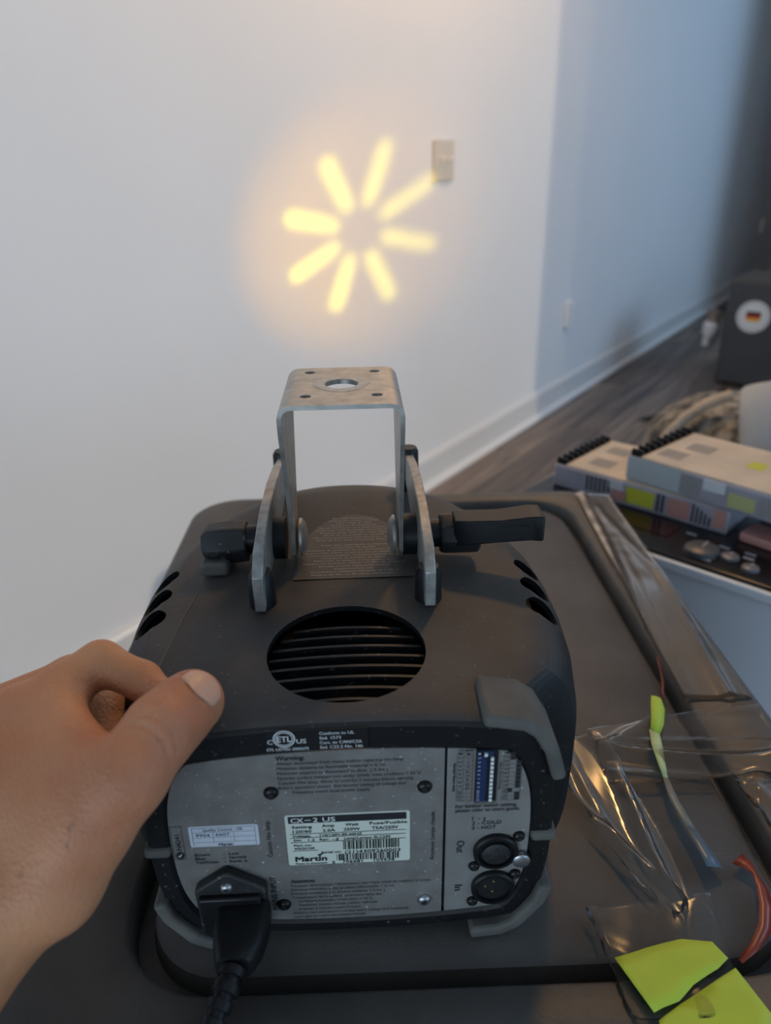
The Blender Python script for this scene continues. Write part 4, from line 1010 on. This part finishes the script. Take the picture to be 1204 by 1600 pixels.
# ------------------------------------------------------------------ cabinet with black control top, right of the tote
CZ = CAMZ-.41
d1 = Vector((.722, -.692)).normalized(); d2 = Vector((-d1.y, d1.x))
CB = empty('appliance', (.304, .764, 0), math.atan2(d1.y, d1.x))     # local x along the front edge, y to the back
tag(CB, 'pale blue cabinet with a glossy black control top, right of the tote', 'appliance')
MB().box((-.205, .004, .0), (.62, .255, CZ-.012)).build('body', 'cabinet_pale', CB, bevel=.003)
MB().box((-.21, -.004, CZ-.016), (.625, .004, CZ-.004)).build('front_edge', 'cabinet_edge', CB, bevel=.002)
MB().box((-.205, .004, CZ-.012), (.62, .258, CZ)).build('control_top', 'gloss_black', CB, bevel=.002)
MB().box((-.10, .045, CZ), (.005, .085, CZ+.0008)).build('display', 'display_red', CB)
def dial(x, y, r, hgt, mtl, name='dial'):
    d = MB().cyl((x, y, CZ), (0,0,1), [(0, r), (hgt*.75, r*.96), (hgt, r*.82)], 28).build(name, mtl, CB, smooth=40)
    MB().box((x-.0012, y, CZ+hgt), (x+.0012, y+r*.8, CZ+hgt+.0006)).build('pointer', 'dial_light', d)
    return d
# local positions of the controls
def cloc(x, y): v = Vector((x-.304, y-.764)); return v.dot(d1), v.dot(d2)
K = .41/.365
for (x, y, r, hg, mt) in ((.325, .672, .020, .007, 'dial_grey'), (.348, .658, .0105, .004, 'dial_mid'), (.358, .634, .0095, .004, 'dial_mid')):
    a, b = cloc(x*K, y*K); dial(a, max(b, r+.006), r, hg, mt)
for (x, y) in ((.352, .680), (.366, .655), (.330, .712), (.322, .655), (.372, .664)):
    a, b = cloc(x*K, y*K); MB().box((a-.006, b-.0022, CZ), (a+.006, b+.0022, CZ+.0008)).build('marking', 'dial_light', CB)
# pink card
a, b = cloc(.400*K, .690*K)
e = MB().prism(rrect(0, 0, .075, .042, .006, 5), (0, .010), ax='z').build('pink_box', 'sticker_pink', None, bevel=.002)
e.location = Vector((.304, .764, CZ)) + Vector((*(d1*(a+.012)+d2*b), .0003)); e.rotation_euler = (0, 0, math.atan2(d1.y, d1.x)-.1)
tag(e, 'small pink box lying on the black control top', 'box')

def supply(corner, d, ln, wd, ht, zbase, label, variant):
    d = Vector(d).normalized(); e = empty('power_supply', (corner[0], corner[1], zbase), math.atan2(d.y, d.x))
    MB().box((0, 0, 0), (ln, wd, ht*.94)).build('case', 'supply_side', e, bevel=.002)
    MB().box((.016, .002, ht*.94), (ln-.001, wd-.002, ht)).build('cover', 'supply_cream', e, bevel=.001)
    # toothed terminal strip on the short edge
    MB().box((.001, .004, ht*.70), (.014, wd-.004, ht*1.0)).build('terminal_strip', 'black_matte', e)
    for k in range(9): MB().box((.000, .008+k*(wd-.016)/8-.0018, ht*.94), (.015, .008+k*(wd-.016)/8+.0018, ht*1.18)).build('terminal_barrier', 'black_plastic', e)
    # vent grilles pressed into the cover
    for gx_, gy_ in ((.052, .040), (.048, .095)) if variant == 0 else ((.055, .085), (.040, .040)):
        for k in range(5): MB().box((gx_-.016, gy_-.012+k*.006-.0018, ht), (gx_+.016, gy_-.012+k*.006+.0018, ht+.0004)).build('grille_slot', 'supply_grille', e)
    y = -.0006
    def st(x0, x1, z0, z1, m, nm='sticker'): MB().box((ln*x0, y, ht*z0), (ln*x1, y+.001, ht*z1)).build(nm, m, e)
    if variant == 0:
        st(.03, .98, .10, .90, 'supply_side', 'side_film')
        y = -.0010
        for k in range(6): st(.21+.026*k, .223+.026*k, .22+.04*(k > 3), .86, 'supply_slot', 'side_slot')
        st(.34, .43, .58, .93, 'sticker_white'); st(.37, .46, .16, .55, 'sticker_pink'); st(.45, .61, .18, .82, 'sticker_yellow')
        for k in range(2): st(.625+.026*k, .640+.026*k, .15, .88, 'supply_slot', 'side_slot')
        st(.69, .80, .15, .85, 'sticker_pink')
        for k in range(5): st(.815+.022*k, .826+.022*k, .15, .86-.09*k, 'supply_slot', 'side_slot')
        st(.925, .985, .18, .88, 'sticker_pink')
    else:
        st(.0, .30, .05, .95, 'film_wrap', 'film_wrap')
        y = -.0010
        for k in range(5): st(.30+.024*k, .312+.024*k, .20, .85, 'supply_grille', 'side_slot')
        st(.42, .53, .50, .90, 'sticker_white'); st(.55, .68, .15, .65, 'sticker_pale')
        for k in range(4): st(.70+.024*k, .712+.024*k, .15, .80, 'supply_grille', 'side_slot')
        MB().box((ln*.5, wd*.45, ht), (ln*.58, wd*.62, ht+.0005)).build('sticker', 'sticker_yellow', e)
        for cx_, cy_ in ((.78, .6), (.86, .35)): MB().cyl((ln*cx_, wd*cy_, ht), (0,0,1), [(0, .013), (.0006, .013)], 20).build('cover_mark', 'supply_grille', e)
    return tag(e, label, 'power supply')
supply((.237, .961), (.722, -.692), .240, .135, .034, CZ, 'flat metal power supply with yellow and pink side stickers, lower of two', 0)
supply((.316, .897), (.655, -.756), .245, .140, .034, CZ+.0345, 'flat metal power supply lying on top of the other, cut by picture edge', 1)

# ------------------------------------------------------------------ things further back on the floor
def dark_case():
    e = empty('speaker_case', room(.545, 4.06, 0)); e.rotation_euler = ROOMROT
    MB().box((0, 0, .012), (.62, .50, .515)).build('shell', 'case_dark', e, bevel=.012, segs=3)
    MB().box((.01, .01, .514), (.61, .49, .520)).build('top_panel', 'case_top', e, bevel=.002)
    for x in (.04, .58):
        for y in (.05, .45): MB().cyl((x, y, 0), (0,0,1), [(0, .018), (.014, .02)], 16).build('foot', 'black_matte', e)
    for x in (.035, .585):
        for z in (.05, .47): MB().cyl((x, -.001, z), (0, -1, 0), [(0, .008), (.002, .008), (.003, .004)], 14).build('screw', 'dial_grey', e, smooth=40)
    return tag(e, 'dark grey speaker case on the floor with a round white sticker', 'speaker')
dark_case()
def badge():
    e = empty('round_sticker', room(.675, 4.0595, .355)); e.rotation_euler = ROOMROT
    d_ = MB().cyl((0, -.0002, 0), (0, -1, 0), [(0, .076), (.0015, .076)], 40).build('disc', 'badge_white', e)
    for k, m in enumerate(('flag_black', 'flag_red', 'flag_gold')): MB().box((-.034, -.0024, .009-.016*k), (.034, -.0015, .025-.016*k)).build('flag_stripe', m, e)
    rg = MB()
    annulus(rg, 0, 0, .065, .065, .97, -.0021); rg.build('ring_line', 'case_dark', e, fix=False)
    return tag(e, 'round white sticker with a black red and gold flag', 'sticker')
badge()
def plug():
    e = empty('hanging_plug', room(.478, 4.12, .25)); e.rotation_euler = ROOMROT
    MB().cyl((0, 0, .055), (.1, 0, 1), [(0, .026), (.045, .026), (.050, .036), (.062, .036)], 18).build('collar', 'plug_grey', e, smooth=40)
    MB().cyl((0, 0, .055), (-.15, 0, -1), [(0, .022), (.012, .036), (.060, .034), (.080, .018), (.125, .015)], 18).build('plug_body', 'plug_white', e, smooth=40)
    MB().tube([(.004, 0, .110), (.03, 0, .125), (.066, .0, .12)], .007, 8).build('lead', 'black_matte', e)
    return tag(e, 'white plug with a grey collar hanging beside the dark case', 'plug')
plug()
def sack():
    e = empty('sack', (.905, 1.70, 0))
    R = []
    for z, rx, ry, cx in ((0, .20, .18, 0), (.02, .235, .20, 0), (.20, .265, .22, 0), (.38, .27, .22, 0), (.45, .262, .215, .0), (.485, .235, .19, .0), (.515, .19, .15, .0), (.530, .12, .10, .0), (.535, .05, .04, .0)):
        R.append([(cx+rx*math.cos(2*PI*k/40)*(1+.025*math.sin(5*2*PI*k/40+z*20)), ry*math.sin(2*PI*k/40)*(1+.03*math.sin(7*2*PI*k/40+z*11)), z) for k in range(40)])
    MB().rings(R).build('fabric', 'bag_fabric', e, smooth=80)
    MB().tube([(-.268, -.05, .38), (-.262, -.06, .43), (-.246, -.07, .475), (-.215, -.08, .520), (-.17, -.08, .552), (-.12, -.08, .570)], .013, 10).build('hem', 'bag_rim', e, smooth=60)
    return tag(e, 'mottled grey fabric sack with a pale hem behind the power supplies', 'sack')
sack()
def bowl():
    o = MB().cyl((0, 0, 0), (.06, .40, .92), [(-.11, .03), (-.105, .07), (-.085, .105), (-.05, .120), (.0, .124), (.060, .124), (.066, .120), (.066, .02)], 48).build('tub', 'bucket_grey', None, smooth=60)
    o.location = (.875, 1.47, .560)
    return tag(o, 'pale grey rounded tub resting on the mottled sack', 'tub')
bowl()
m = MB().tube([(1.142-1.4, 3.15-3.3, .008), (1.19-1.4, 3.165-3.3, .008), (1.28-1.4, 3.217-3.3, .008), (1.40-1.4, 3.31-3.3, .008), (1.498-1.4, 3.403-3.3, .008), (1.60-1.4, 3.50-3.3, .008), (1.69-1.4, 3.58-3.3, .008)], [.006, .012, .012, .012, .014, .014, .014], 8)
o = m.build('floor_cable', 'black_matte', None, smooth=60); o.location = (1.4, 3.3, .006); tag(o, 'dark thin cable lying on the wood floor before the dark case', 'cable')

for o_ in bpy.data.objects:
    if o_.name.startswith(('lettering', 'switch_numbers', 'handwriting', 'model_lettering')): o_['kind'] = 'stuff'
